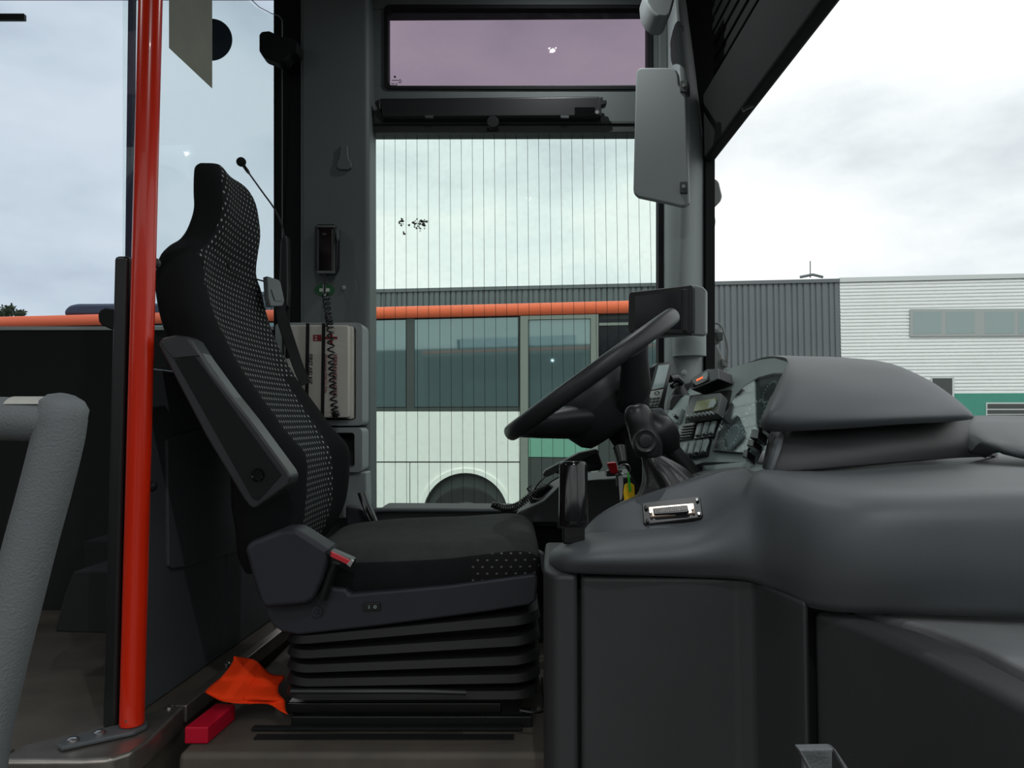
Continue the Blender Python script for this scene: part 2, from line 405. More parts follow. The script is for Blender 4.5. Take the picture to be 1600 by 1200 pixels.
# b-pillar
m = MB(); m.pp(YP(WY-.03), [(427, -60), (470, -60), (470, 800), (427, 800)], 0, .09); struct('trim_4', m, M_matte, bevel=.004)
pb = YP(2.12)
pil = MB().pp(pb, [(468, -60), (574, -60), (576, 20), (577, 200), (578, 797), (578, 1000), (470, 1000), (468, 500)], 0, .12)
struct('wall_pillar', pil, M_wall, bevel=.014, seg=4)
pil = MB().pp(YP(2.105), [(486, 190), (572, 190), (573, 400), (566, 470), (553, 505), (486, 507)], 0, .03)
# a-pillar: rounded grey column
rows = []
for (y, xl, xr) in ((-60, 1046, 1068), (0, 1046, 1073), (100, 1047, 1087), (200, 1046, 1099), (250, 1043, 1104), (330, 1042, 1104), (450, 1042, 1104), (560, 1042, 1104), (640, 1042, 1104), (760, 1042, 1104)):
    r_ = []
    for k in range(9):
        t = k/8; x = xl+(xr-xl)*t; yy = 2.16-.085*math.sin(math.pi*min(1, t*.95+.08))**.6
        r_.append(P(x, y, yy))
    for k in range(8, -1, -1): p = P(xl+(xr-xl)*k/8, y, 2.16); p.y = 2.23; r_.append(p)
    rows.append(r_)
ap = MB().loft(rows, True, True, 3); struct('wall_a_pillar', ap, M_wallg)
m = MB().pp(YP(2.12), [(1103, 235), (1106, 248), (1117, 236), (1117, 600), (1103, 600)], 0, .1); struct('trim_5', m, M_matte)
m = MB().pp(YP(2.17), [(1030, -20), (1043, -20), (1043, 205), (1030, 205)], 0, .04); struct('trim_6', m, M_wall, bevel=.003)
bolt = MB().revolve(P(1064, 45, 2.08), (0, -1, 0), [(0, .009), (.003, .009), (.006, .005), (.0065, 0)], 14); struct('trim_7', bolt, M_visor)
# ceiling, roof, rear and door-side walls of the bus (all round the camera)
m = MB().zbox((-4.2, -.32, ztop), (.9, 2.3, ztop+.06)); struct('ceiling', m, M_ceil)
for nm, lx, ly, lb, en in (('driver_lamp', .143, 1.89, 'twin led lamp on the ceiling above the driver', 3), ('entrance_fill', .1, .15, 'added fill light on the ceiling above the entrance', 7), ('aisle_fill', -1.6, .9, 'added fill light on the ceiling above the saloon aisle', 3)):  # entrance and aisle fixtures are added, unseen, to brighten the interior
    t = thing(nm, lb, 'lamp', (lx, ly, H+ztop-.03))
    obj('housing', MB().zbox((lx-.09, ly-.05, ztop-.03), (lx+.09, ly+.05, ztop)), M_visor, t, bevel=.006)
    for k in (-1, 1): obj('led', MB().revolve((lx+k*.012, ly, H+ztop-.03), (0, 0, -1), [(0, .004), (.003, .004), (.004, 0)], 10), E_led, t)
    al = bpy.data.lights.new(nm, 'AREA'); al.shape = 'RECTANGLE'; al.size = .014; al.size_y = .010; al.energy = en; al.color = (.95, .99, 1)
    lo_ = bpy.data.objects.new(nm+'_light', al); S.collection.objects.link(lo_); lo_.location = (lx, ly, H+ztop-.04)
# bus roof outer, roof edge
m = MB().zbox((-4.2, -.35, ztop+.062), (.95, 2.3, ztop+.12)); struct('roof', m, M_orb, bevel=.02)
m = MB().zbox((-4.2, -.34, -1.2), (-1.0, -.28, .10)); m.zbox((-4.2, -.34, .95), (.9, -.28, ztop)); m.zbox((-1.04, -.34, .1), (-1.0, -.28, .95)); m.zbox((.80, -.34, -1.2), (.9, -.28, ztop)); struct('wall_door_side', m, M_wall)
m = MB().zbox((-4.22, -.3, -1.2), (-4.18, 2.2, ztop)); struct('wall_rear', m, M_wall)
m = MB().zbox((-4.2, WY+.075, .0), (-.72, WY+.085, .2)); struct('trim_8', m, M_orb)
# windscreen: header beam with the blind cassette, glass
t = thing('windscreen_blind', 'black windscreen roller blind housing running above the dashboard', 'blind', (.62, 1.0, H+.8))
hz = .755
obj('cassette', MB().zbox((.560, -.25, hz), (.598, 2.14, hz+.20)), M_blind, t, bevel=.012)
prof = []
m = MB()
for k in range(16):
    z0 = hz+.20+k*.022
    m.zbox((.585+.006*(k % 2), -.25, z0), (.68, 2.10, z0+.022))
obj('pleated_cloth', m, M_blind, t, bevel=.004)
obj('end_filler', MB().pp(YP(2.145), [(1040, -80), (1130, -80), (1118, 236), (1105, 250), (1092, 240)], 0, .03), M_blind, t)
obj('pull_tab', MB().pp(YP(1.72), [(1160, 168), (1166, 165), (1178, 163), (1178, 166), (1168, 170), (1162, 174)], 0, .006), M_black, t)
def wx(z): return .625+.62*(max(0, .85-z))**.95 if z < .85 else .625
rows = []
for z in (.95, .79, .6, .4, .2, 0, -.2, -.4):
    xb = wx(z); r_ = []
    for (Y, f_) in ((2.14, 0), (2.12, .12), (2.06, .35), (1.95, .6), (1.75, .85), (1.5, .97), (1.2, 1), (.6, 1), (0, 1), (-.3, 1)):
        r_.append(Vector((.60+(xb-.60)*f_, Y, H+z)))
    rows.append(r_)
m = MB(); A = cat(np.array([[list(p) for p in r] for r in rows]), 2); A = cat(A.transpose(1, 0, 2), 3).transpose(1, 0, 2)
m.loft_raw([Vector(p) for p in A.reshape(-1, 3)], A.shape[0], A.shape[1], False, False)
struct('window_4', m, G_wind)
# front bulkhead below the windscreen
m = MB(); rows = []
for z in (-.20, -.8, -1.3): rows.append([Vector((.60+(1.3-.60)*f_, Y, H+z)) for (Y, f_) in ((2.18, 0), (2.12, .12), (2.06, .35), (1.95, .6), (1.75, .85), (1.5, .97), (1.2, 1), (-.3, 1))])
m.loft(rows, False, False); struct('wall_front', m, M_matte, solid=.02)

# ================================================================== OUTSIDE
def yawp(x0, y0, Y0, x1, y1, Y1): return Pl((x0, y0, Y0), (x1, y1, Y1), (x0, y0+200, Y0))
# --- neighbouring bus
bp = yawp(580, 480, 8.99, 980, 470, 8.50)
def bl(y580, x):      # a line of constant height on the bus side, given by its y at x=580
    return 658+(y580-658)*(1+(x-580)*.0001437)
def bq(x0, x1, ya, yb): return [(x0, bl(ya, x0)), (x1, bl(ya, x1)), (x1, bl(yb, x1)), (x0, bl(yb, x0))]
g0 = bp.at(700, 900)
B = thing('parked_bus', 'white bus with orange roof edge and dark side windows parked beyond the driver window', 'bus', (g0.x, g0.y, 0))
n = bp.n
def bpart(name, quads, mt, out, back=.03, **k):
    m = MB()
    for q in quads: m.pp(bp, q, out, back)
    return obj(name, m, mt, B, **k)
m = MB()
core = MB().pp(bp, bq(-700, 1062, 497, 880), -.06, 2.3); obj('body', core, M_busdk, B)
e = []
rows = []
for x in (-700, 984, 990):
    r_ = []
    for (yy, of) in ((498, .0), (494, .03), (486, .04), (481, .02), (479.5, -.03), (478.5, -.12), (478, -2.2), (498, -2.2)):
        r_.append(bp.at(x, bl(yy, x), 0)+n*of*(1 if x < 985 else .8))
    rows.append(r_)
obj('roof_edge', MB().loft(rows), M_orb, B)
# white lower body with arch cut out
cx, cy, ra = 727, 806, 74
top = bl(643, 600)
arch = []
for k in range(25):
    a = math.pi*k/24; arch.append((cx-ra*math.cos(a)*-1*-1, cy-ra*math.sin(a)))
outl = [(450, 643), (812, 643), (812, 722), (450, 722)]
bpart('upper_side_panel', [[(-700, 643), (812, 643), (812, 721), (-700, 721)]], M_white, .0)
lower = [(458, 723), (812, 723), (812, 860), (cx+ra, 860)]+[(cx+ra*math.cos(math.pi*k/24), cy-ra*math.sin(math.pi*k/24)) for k in range(25)]+[(cx-ra, 860), (641, 860), (641, 723)]
bpart('lower_side_panel', [[(x, y) for x, y in lower if x > 640 or False]+[]], M_white, .0)
bpart('lower_side_panel', [[(-700, 723), (639.6, 723), (639.6, 860), (-700, 860)]], M_white, .0)
lip = []
for k in range(24):
    a0, a1 = math.pi*k/24, math.pi*(k+1)/24
    lip.append([(cx+ra*math.cos(a0), cy-ra*math.sin(a0)), (cx+ra*math.cos(a1), cy-ra*math.sin(a1)), (cx+(ra-7)*math.cos(a1), cy-(ra-7)*math.sin(a1)), (cx+(ra-7)*math.cos(a0), cy-(ra-7)*math.sin(a0))])
bpart('wheel_arch_lip', lip, M_white, .02)
wc = bp.at(727, 826)
wh = obj('wheel', MB().revolve(wc-n*.04, -n, [(0, .28), (0, .47), (.03, .50), (.25, .50), (.28, .47), (.28, .2)], 40), M_tyre, B)
obj('hub', MB().revolve(wc-n*.02, -n, [(-.01, .05), (-.03, .07), (-.03, .14), (0, .16), (.04, .25), (.0, .30), (.03, .32), (.05, .32)], 32), M_steel, wh)
# glazing
for (x0, x1) in ((-700, 445), (450, 634), (648, 810)): bpart('window_pane', [bq(x0, x1, 501, 636)], M_busgl, -.02)
bpart('sill_band', [bq(-700, 812, 637, 643)], M_busdk, -.01)
bpart('window_post', [bq(634.6, 647.4, 499, 637)], M_busdk, -.015)
bpart('door_post', [bq(813, 825, 499, 800)], M_busfr, .01)
bpart('door_post', [bq(923, 935, 499, 800)], M_busfr, .01)
bpart('door_head', [bq(825, 923, 499, 505)], M_busfr, .005)
bpart('door_pane', [bq(826, 922, 506, 680)], M_busgl, -.02)
bpart('door_panel', [bq(826, 922, 681, 712)], M_busgr, .0, label='pale green lower door pane')
bpart('door_panel', [bq(826, 922, 713, 860)], M_busdk, .0)
bpart('front_window', [bq(936, 990, 506, 660)], M_screen, -.02)
bpart('front_window', [bq(992, 1058, 506, 660)], M_busgl, -.02)
bpart('front_window_bar', [bq(936, 982, 512, 516)], M_busfr, .01)
bpart('front_lower_panel', [bq(936, 1060, 662, 860)], M_busdk, .0)
m = MB()
pts = rr(100, 472, 330, 495, 12, 5)
pac = YP(10.2)
m.pp(pac, [(98, 493), (100, 483), (108, 476), (120, 474), (330, 473), (330, 493)], 0, 1.6)
obj('roof_unit', m, M_lblue, B, bevel=.06, label='dark air conditioning pod on the roof')
# --- industrial hall
hp = yawp(580, 452, 28.47, 1315, 435, 26.26)
def hy(z_, x):   # pixel y on the hall plane for height z above eye, via plane
    d0 = hp.at(x, 600); return None
hn = hp.n
e0 = hp.at(400, 600); e1 = hp.at(1315, 600); e2 = hp.at(2100, 600)
dirh = (e1-e0); dirh.z = 0; LB = dirh.length; dirh.normalize(); LW = (Vector((e2.x, e2.y, 0))-Vector((e1.x, e1.y, 0))).length
Eo = Vector((e0.x, e0.y, 0)); E1 = Vector((e1.x, e1.y, 0))
hh = H+5.0
Bd = thing('industrial_hall', 'long warehouse with anthracite and white ribbed cladding across the yard', 'building', (E1.x, E1.y, 0))
m = MB(); m.prism([Eo-hn*.2, E1-hn*.2+dirh*LW, E1-hn*.2+dirh*LW+Vector((0, 0, hh-.1)), Eo-hn*.2+Vector((0, 0, hh-.1))], -hn*12); obj('hall_body', m, M_clad, Bd)
# vertical ribbed cladding: trapezoid profile
m = MB(); pr = []
x = 0; k = 0
while x < LB-.05:
    wv = .12+.05*((k*7) % 3)/2
    pr += [(x, 0), (x+wv, 0), (x+wv+.018, -.045), (x+wv+.05, -.045)]; x += wv+.068; k += 1
vs = []
for z_ in (0, hh): vs += [Eo+dirh*a+hn*b+Vector((0, 0, z_)) for a, b in pr]
m.loft_raw(vs, 2, len(pr), False, False); o = obj('dark_cladding', m, M_clad, Bd, sharp=20); o['kind'] = 'stuff'
# horizontal ribbed cladding
zb = P(1400, 615, 26).z; pr = []; z_ = zb
while z_ < hh-.12: pr += [(z_, 0), (z_+.055, .0), (z_+.075, -.04), (z_+.10, -.04)]; z_ += .122
vs = []
for a in (0, LW): vs += [E1+dirh*a+hn*(b+.02)+Vector((0, 0, q)) for q, b in pr]
m = MB(); m.loft_raw(vs, 2, len(pr), False, False); o = obj('white_cladding', m, M_clad2, Bd, sharp=20); o['kind'] = 'stuff'
m = MB(); m.prism([Eo+hn*.05+Vector((0, 0, hh-.10)), E1+hn*.05+Vector((0, 0, hh-.10)), E1+hn*.05+Vector((0, 0, hh+.03)), Eo+hn*.05+Vector((0, 0, hh+.03))], -hn*.3); obj('roof_trim', m, M_clad, Bd)
m = MB(); q = E1+dirh*LW; m.prism([E1+hn*.06+Vector((0, 0, hh-.10)), q+hn*.06+Vector((0, 0, hh-.10)), q+hn*.06+Vector((0, 0, hh+.06)), E1+hn*.06+Vector((0, 0, hh+.06))], -hn*.3); obj('roof_trim', m, M_trim, Bd)
m = MB(); m.prism([E1+hn*.03, q+hn*.03, q+hn*.03+Vector((0, 0, zb)), E1+hn*.03+Vector((0, 0, zb))], -hn*.1); obj('green_base', m, M_green, Bd)
def hpart(name, q, mt, out, back=.05, par=None): return obj(name, MB().pp(hp, q, out, back), mt, par or Bd)
wf = hpart('window', [(1422, 483), (1800, 481), (1800, 523), (1422, 526)], M_alf, .07, .06)
for (x0, x1) in ((1427, 1471), (1478, 1523), (1539, 1585), (1591, 1640), (1646, 1700)):
    hpart('pane', [(x0, 487), (x1, 486.5), (x1, 520.5), (x0, 521.5)], M_wpane, .075, .01, wf)
wf = hpart('window', [(1455, 589), (1491, 589), (1491, 620), (1455, 620)], M_trim, .06, .05)
hpart('pane', [(1457, 591), (1488, 591), (1488, 620), (1457, 620)], M_busdk, .07, .01, wf)
wf = hpart('window', [(1541, 629), (1700, 629), (1700, 660), (1541, 660)], M_trim, .06, .05)
for (y0, y1) in ((631, 638.5), (640.5, 646.5), (648, 660)): hpart('pane', [(1543, y0), (1700, y0), (1700, y1), (1543, y1)], M_busdk, .07, .01, wf)
m = MB().tube([hp.at(1266, 434, -.5), hp.at(1266, 408, -.5)], .02, 6); m.tube([hp.at(1250, 433, -.5), hp.at(1270, 429, -.5), hp.at(1286, 433, -.5)], .05, 6); obj('roof_antenna', m, M_clad, Bd)
# shed across the yard behind the photographer (seen as reflection in the bus glass)
m = MB(); pr = []
for k in range(120): pr += [(-26+k*.5, 0), (-26+k*.5+.25, 0), (-26+k*.5+.3, .08), (-26+k*.5+.45, .08)]
vs = []
for z_ in (0, 5.0): vs += [Vector((a, -16+b, z_)) for a, b in pr]
m.loft_raw(vs, 2, len(pr), False, False)
obj('ribbed_shed', m, M_clad, None, sharp=20, label='dark ribbed shed wall on the door side of the bus', cat_='building')
# tree beyond the bus, only its crown top shows
tb = Vector((P(12, 500, 24).x, 24, 0))
T = thing('tree', 'leafy tree whose crown tip shows above the orange roof edge', 'tree', tb)
obj('trunk', MB().tube([tb, tb+Vector((.1, 0, 2.5)), tb+Vector((0, 0, 4.4))], [.16, .11, .04], 8), M_bark, T)
m = MB(); random.seed(5)
for k in range(1500):
    cxk, cyk, sx, sy = random.choice(((5, 492, 8, 9), (12, 488, 9, 7), (16, 482, 5, 4), (30, 490, 7, 4), (-15, 497, 20, 14), (20, 505, 25, 10)))
    p = P(random.gauss(cxk, sx*.6), random.gauss(cyk, sy*.6), 24+random.uniform(-.6, .6)); s_ = random.uniform(.03, .07)
    u = Vector((random.gauss(0, 1), random.gauss(0, 1), random.gauss(0, 1))).normalized(); v = u.orthogonal().normalized()
    m.add([p-u*s_, p+v*s_*.5, p+u*s_, p-v*s_*.5], [(0, 1, 2, 3)])
o = obj('foliage', m, M_leaf, T); o['kind'] = 'stuff'
# outside mirror arm on the front corner
t = thing('wing_mirror', 'grey outside mirror arm with looped cable beyond the front pillar', 'mirror', P(1128, 590, 2.45))
obj('lower_bracket', MB().pp(YP(2.42), [(1104, 540), (1112, 537), (1122, 540), (1130, 556), (1137, 590), (1139, 640), (1104, 640)], 0, .05), M_grmir, t, bevel=.012, seg=3)
obj('pivot', MB().pp(YP(2.42), rr(1104, 512, 1127, 538, 6), 0, .05), M_grmir, t, bevel=.01, seg=3)
obj('clip', MB().pp(YP(2.40), [(1119, 518), (1130, 519), (1130, 532), (1122, 532)], 0, .03), M_busdk, t, bevel=.003)
obj('clip', MB().pp(YP(2.40), [(1128, 560), (1139, 562), (1138, 574), (1130, 572)], 0, .03), M_grmir, t, bevel=.003)
obj('cable', MB().tube(curve([P(1110, 507, 2.42), P(1120, 505, 2.42), P(1128, 511, 2.41), P(1133, 525, 2.4), P(1137, 545, 2.4), P(1136, 565, 2.4)]), .004, 8), M_grmir, t)
obj('mount', MB().pp(YP(2.42), [(1104, 278), (1119, 279), (1124, 284), (1129, 306), (1127, 314), (1120, 320), (1104, 321)], 0, .05), M_grmir, t, bevel=.01, seg=3)
obj('upright', MB().pp(YP(2.43), [(1105, 300), (1113, 300), (1113, 560), (1105, 560)], 0, .03), M_grmir, t, bevel=.004)
obj('wall_arm', MB().tube([P(1109, 420, 2.44), P(1085, 420, 2.27)], .012, 10), M_grmir, t)
obj('stem', MB().pp(YP(2.43), [(1104, 318), (1116, 322), (1119, 345), (1116, 372), (1104, 384)], 0, .03), M_grmir, t, bevel=.008)

# ================================================================== DASHBOARD
dl = P(1400, 900, 1.0)
D = thing('dashboard', 'large dark grey moulded bus dashboard and console with an arched instrument hood', 'dashboard', (dl.x, dl.y, H+FZ-.6))
st = [
 [(862,893,1.20),(858,880,1.19),(860,866,1.2),(868,855,1.22),(880,849,1.25),(893,850,1.30),(900,847,1.36),(905,843,1.5)],
 [(885,895,1.12),(882,878,1.11),(885,862,1.12),(895,850,1.15),(908,842,1.20),(918,834,1.25),(922,816,1.285),(930,812,1.5)],
 [(930,897,1.10),(928,878,1.08),(930,860,1.09),(935,846,1.12),(943,838,1.17),(950,831,1.21),(945,799,1.27),(950,795,1.5)],
 [(1000,899,1.10),(1000,878,1.08),(1002,858,1.09),(1006,840,1.12),(1010,832,1.155),(1014,826,1.18),(1002,775,1.27),(1005,768,1.5)],
 [(1080,902,1.10),(1080,878,1.08),(1082,855,1.085),(1085,833,1.11),(1090,822,1.145),(1095,815,1.165),(1085,748,1.26),(1090,738,1.5)],
 [(1150,905,1.09),(1150,875,1.07),(1150,840,1.07),(1150,806,1.085),(1152,786,1.11),(1155,772,1.14),(1150,732,1.25),(1150,724,1.45)],
 [(1185,912,1.07),(1187,875,1.05),(1187,830,1.05),(1182,780,1.07),(1180,748,1.11),(1185,737,1.16),(1195,729,1.26),(1198,722,1.45)],
 [(1225,930,1.02),(1227,890,.99),(1228,830,.985),(1228,780,1.00),(1230,752,1.05),(1236,741,1.13),(1245,731,1.26),(1250,722,1.45)],
 [(1268,950,.96),(1275,900,.93),(1280,840,.92),(1285,790,.935),(1293,764,.98),(1300,750,1.08),(1305,737,1.24),(1305,723,1.45)],
 [(1340,958,.92),(1350,900,.89),(1358,840,.88),(1362,795,.89),(1368,768,.93),(1376,757,1.03),(1380,741,1.2),(1375,724,1.45)],
 [(1460,961,.90),(1465,900,.87),(1468,840,.86),(1470,795,.865),(1474,769,.90),(1480,757,1.0),(1480,742,1.15),(1470,725,1.45)],
 [(1620,965,.88),(1620,900,.85),(1620,840,.84),(1620,795,.845),(1620,769,.87),(1620,758,.97),(1620,743,1.12),(1600,726,1.45)],
 [(1950,975,.86),(1950,900,.83),(1950,840,.82),(1950,795,.825),(1950,769,.85),(1950,758,.95),(1950,744,1.1),(1900,728,1.4)],
]
A = np.array([[list(P(*p)) for p in r] for r in st])
A = np.concatenate([A[:, :5], A[:, 5:6]*.75+A[:, 4:5]*.25, A[:, 5:6], A[:, 5:6]*.88+A[:, 6:7]*.12, A[:, 6:7]*.9+A[:, 5:6]*.1, A[:, 6:7], A[:, 6:7]*.85+A[:, 7:8]*.15, A[:, 7:8]], 1)
A = cat(cat(A, 6).transpose(1, 0, 2), 4).transpose(1, 0, 2)
# return edge under the moulding
back = A[:, :1, :].copy(); back[:, :, 1] += .03; back[:, :, 2] -= .001
A = np.concatenate([back, A], 1)
m = MB(); m.loft_raw([Vector(p) for p in A.reshape(-1, 3)], A.shape[0], A.shape[1], False, False)
obj('upper_moulding', m, M_dash, D, sharp=80)
from mathutils.bvhtree import BVHTree
bv = BVHTree.FromPolygons(m.v, m.f)
def hit(px, py): return bv.ray_cast(Vector((0, 0, H)), ray(px, py).normalized())[0]
# lower console panels (vertical below the seam)
def plan(pts, z0, z1):
    return MB().prism([(P(x, y, Y).x, P(x, y, Y).y, H+z0) for x, y, Y in pts], (0, 0, z1-z0))
zs = -.228
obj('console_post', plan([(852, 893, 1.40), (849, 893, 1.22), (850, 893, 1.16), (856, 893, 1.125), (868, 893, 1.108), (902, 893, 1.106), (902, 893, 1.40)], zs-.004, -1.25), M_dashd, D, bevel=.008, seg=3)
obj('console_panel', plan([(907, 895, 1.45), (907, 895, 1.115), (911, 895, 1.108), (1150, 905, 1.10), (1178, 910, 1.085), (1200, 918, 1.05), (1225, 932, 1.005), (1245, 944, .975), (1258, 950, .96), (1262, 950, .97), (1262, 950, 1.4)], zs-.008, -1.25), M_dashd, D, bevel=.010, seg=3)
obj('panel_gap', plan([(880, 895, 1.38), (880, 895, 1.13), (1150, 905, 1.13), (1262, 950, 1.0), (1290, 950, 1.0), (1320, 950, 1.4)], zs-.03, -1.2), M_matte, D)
shelf = ZP(-.248)
e_ = [(1268, 950), (1340, 975), (1400, 1001), (1460, 1028), (1530, 1062), (1600, 1098), (1800, 1205), (1990, 1310)]
i_ = [(1318, 953), (1375, 968), (1440, 985), (1468, 996), (1530, 1022), (1600, 1058), (1850, 1190), (2100, 1310)]
def sh(x, y): p = shelf.at(x, y); return (p.x, p.y)
E = [sh(*p) for p in e_]; I = [sh(*p) for p in i_]
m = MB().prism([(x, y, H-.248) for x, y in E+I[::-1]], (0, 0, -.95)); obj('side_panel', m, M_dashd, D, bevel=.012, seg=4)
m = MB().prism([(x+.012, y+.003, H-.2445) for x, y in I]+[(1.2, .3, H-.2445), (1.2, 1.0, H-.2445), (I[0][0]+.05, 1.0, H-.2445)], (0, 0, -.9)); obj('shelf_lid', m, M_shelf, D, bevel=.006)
# pedestal under the hood
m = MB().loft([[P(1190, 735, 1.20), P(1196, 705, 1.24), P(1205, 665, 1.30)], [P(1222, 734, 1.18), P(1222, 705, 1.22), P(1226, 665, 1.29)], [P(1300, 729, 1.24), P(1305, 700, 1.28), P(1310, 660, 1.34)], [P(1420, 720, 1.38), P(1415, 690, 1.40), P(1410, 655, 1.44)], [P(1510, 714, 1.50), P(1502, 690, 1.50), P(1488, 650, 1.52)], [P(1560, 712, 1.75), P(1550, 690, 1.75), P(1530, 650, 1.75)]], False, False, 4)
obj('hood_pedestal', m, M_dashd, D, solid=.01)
m = MB().loft([[P(1196, 733, 1.185), P(1205, 700, 1.22), P(1214, 668, 1.275)], [P(1203, 733, 1.175), P(1213, 700, 1.208), P(1222, 668, 1.265)], [P(1210, 733, 1.178), P(1221, 700, 1.212), P(1228, 668, 1.27)]], False, False, 2)
obj('pedestal_rib', m, M_dash, D, solid=.006)
# hood
hd = [
 [(1190,667,1.255),(1191,655,1.24),(1197,640,1.245),(1209,612,1.29),(1222,585,1.35),(1231,566,1.42),(1222,558,1.5),(1190,559,1.62),(1140,579,1.82),(1078,606,2.04)],
 [(1200,674,1.24),(1200,660,1.22),(1207,640,1.22),(1220,610,1.265),(1232,583,1.33),(1240,565,1.42),(1234,556.5,1.52),(1205,558,1.66),(1160,574,1.86),(1100,600,2.06)],
 [(1240,674,1.235),(1240,661,1.215),(1244,640,1.22),(1250,610,1.26),(1256,583,1.33),(1260,565,1.43),(1260,557,1.54),(1250,560,1.68),(1215,578,1.88),(1160,604,2.06)],
 [(1330,669,1.27),(1332,657,1.25),(1333,640,1.26),(1332,612,1.30),(1330,588,1.37),(1325,568,1.47),(1320,559,1.6),(1310,562,1.75),(1300,580,1.9),(1270,605,2.05)],
 [(1410,663,1.33),(1413,652,1.31),(1412,635,1.33),(1408,612,1.37),(1402,590,1.44),(1396,573,1.53),(1388,567,1.65),(1375,570,1.8),(1360,585,1.92),(1340,605,2.03)],
 [(1470,660,1.39),(1474,650,1.375),(1472,637,1.39),(1466,620,1.43),(1458,603,1.49),(1448,592,1.57),(1435,589,1.68),(1420,592,1.82),(1405,602,1.92),(1390,614,2.0)],
 [(1505,657,1.43),(1509,649,1.42),(1507,640,1.43),(1500,630,1.47),(1490,620,1.53),(1480,615,1.6),(1465,613,1.7),(1450,615,1.82),(1440,622,1.9),(1425,632,1.96)],
 [(1519,655,1.46),(1521,650,1.455),(1518,645,1.465),(1512,639,1.5),(1504,635,1.56),(1494,632,1.63),(1480,631,1.72),(1468,632,1.82),(1455,638,1.88),(1440,645,1.93)],
]
A = np.array([[list(P(*p)) for p in r] for r in hd]); A = cat(cat(A, 5).transpose(1, 0, 2), 4).transpose(1, 0, 2)
nr = A.shape[1]; inn = A.copy()
for k in range(nr):
    f_ = min(1, max(0, (k/(nr-1)-.30)/.2)); inn[:, k, 1] += .018*(1-f_); inn[:, k, 2] -= .018*f_
inn[:, :, 0] += .004
m = MB()
for G in (A, inn): m.loft_raw([Vector(p) for p in G.reshape(-1, 3)], G.shape[0], nr, False, False)
nA = A.shape[0]*nr
for k in range(nr-1):
    m.f.append((k, k+1, nA+k+1, nA+k)); m.m.append(0)
for i in range(A.shape[0]-1):
    m.f.append((i*nr, (i+1)*nr, nA+(i+1)*nr, nA+i*nr)); m.m.append(0)
obj('instrument_hood', m, M_dash, D, sharp=75)
# right side moulding beyond the hood
m = MB().loft([[P(1482, 655, 1.62), P(1487, 670, 1.6), P(1496, 690, 1.56), P(1515, 708, 1.52), P(1540, 716, 1.5)],
  [P(1500, 651, 1.68), P(1508, 662, 1.62), P(1520, 676, 1.56), P(1535, 690, 1.5), P(1560, 703, 1.44)],
  [P(1540, 649, 1.72), P(1548, 660, 1.62), P(1560, 675, 1.54), P(1575, 692, 1.46), P(1600, 710, 1.38)],
  [P(1620, 650, 1.72), P(1620, 662, 1.62), P(1625, 680, 1.5), P(1630, 700, 1.4), P(1640, 722, 1.32)],
  [P(1800, 655, 1.7), P(1800, 670, 1.6), P(1800, 690, 1.5), P(1800, 710, 1.4), P(1800, 735, 1.3)]], False, False, 4)
obj('side_moulding', m, M_dash, D, solid=.01)
m = MB().zbox((.50, 1.36, -.112), (1.28, 2.08, -.090)); obj('tray_floor', m, M_dash, D)
m = MB(); pt_ = ZP(-.098)
for (x, y) in ((1484, 749.5), (1499, 757), (1556, 752)): m.pp(pt_, circ(x, y, 3.4, 10, 1.2), .004, .01)
# ---- instrument panel
ip = Pl((1078, 606, 2.02), (1236, 567, 1.44), (1165, 722, 1.30))
I_ = D
obj('panel_plate', MB().pp(ip, [(1030, 742), (1060, 735), (1100, 722), (1165, 722), (1196, 655), (1236, 567), (1205, 558), (1150, 572), (1070, 602), (1045, 650)], 0, .02), M_panel, I_)
glass_o = [(1114, 702), (1120, 675), (1131, 648), (1147, 621), (1163, 603), (1185, 590), (1208, 584), (1224, 584), (1218, 600), (1196, 650), (1164, 706), (1158, 706)]
def scale_poly(p, s):
    cx = sum(x for x, y in p)/len(p); cy = sum(y for x, y in p)/len(p); return [(cx+(x-cx)*s, cy+(y-cy)*s) for x, y in p]
m = MB(); go = scale_poly(glass_o, 1.02)
k_ = len(go)
for k in range(k_): m.pp(ip, [go[k], go[(k+1) % k_], scale_poly(glass_o, .97)[(k+1) % k_], scale_poly(glass_o, .97)[k]], .006, 0)
obj('cluster_bezel', m, M_black, I_)
obj('dial_plate', MB().pp(ip, scale_poly(glass_o, .98), .001, 0), M_dial, I_)
def dial(cx, cy, rx, ry, tilt):
    m = MB()
    for k in range(20):
        a = 2*math.pi*k/20
        def q(rs, da):
            x, y = rx*rs*math.cos(a+da), ry*rs*math.sin(a+da); return (cx+x*math.cos(tilt)-y*math.sin(tilt), cy+x*math.sin(tilt)+y*math.cos(tilt))
        m.pp(ip, [q(1, -.05), q(1, .05), q(.84, .05), q(.84, -.05)], .0025, 0)
    obj('dial_scale', m, M_dialw, I_)
dial(1177, 652, 13, 32, .5); dial(1142, 682, 9, 22, .5); dial(1202, 612, 8, 20, .5)
for k in range(6):
    x = 1139+k*4.0; obj('warning_light', MB().pp(ip, [(x, 695), (x+2.4, 695), (x+1, 702), (x-1.2, 702)], .004, 0), M_black, I_)
obj('cluster_lens', MB().pp(ip, glass_o, .012, -.010), G_clu, I_)
# edge clips by the lip
for (x0, y0, x1, y1) in ((1185, 655, 1192, 668), (1171, 670, 1186, 686), (1166, 686, 1178, 698), (1159, 702, 1168, 716)):
    obj('lens_clip', MB().pp(ip, [(x0+3, y0), (x1, y0+1), (x1-2, y1), (x0, y1-2)], .03, -.01), M_gloss, I_, bevel=.002)
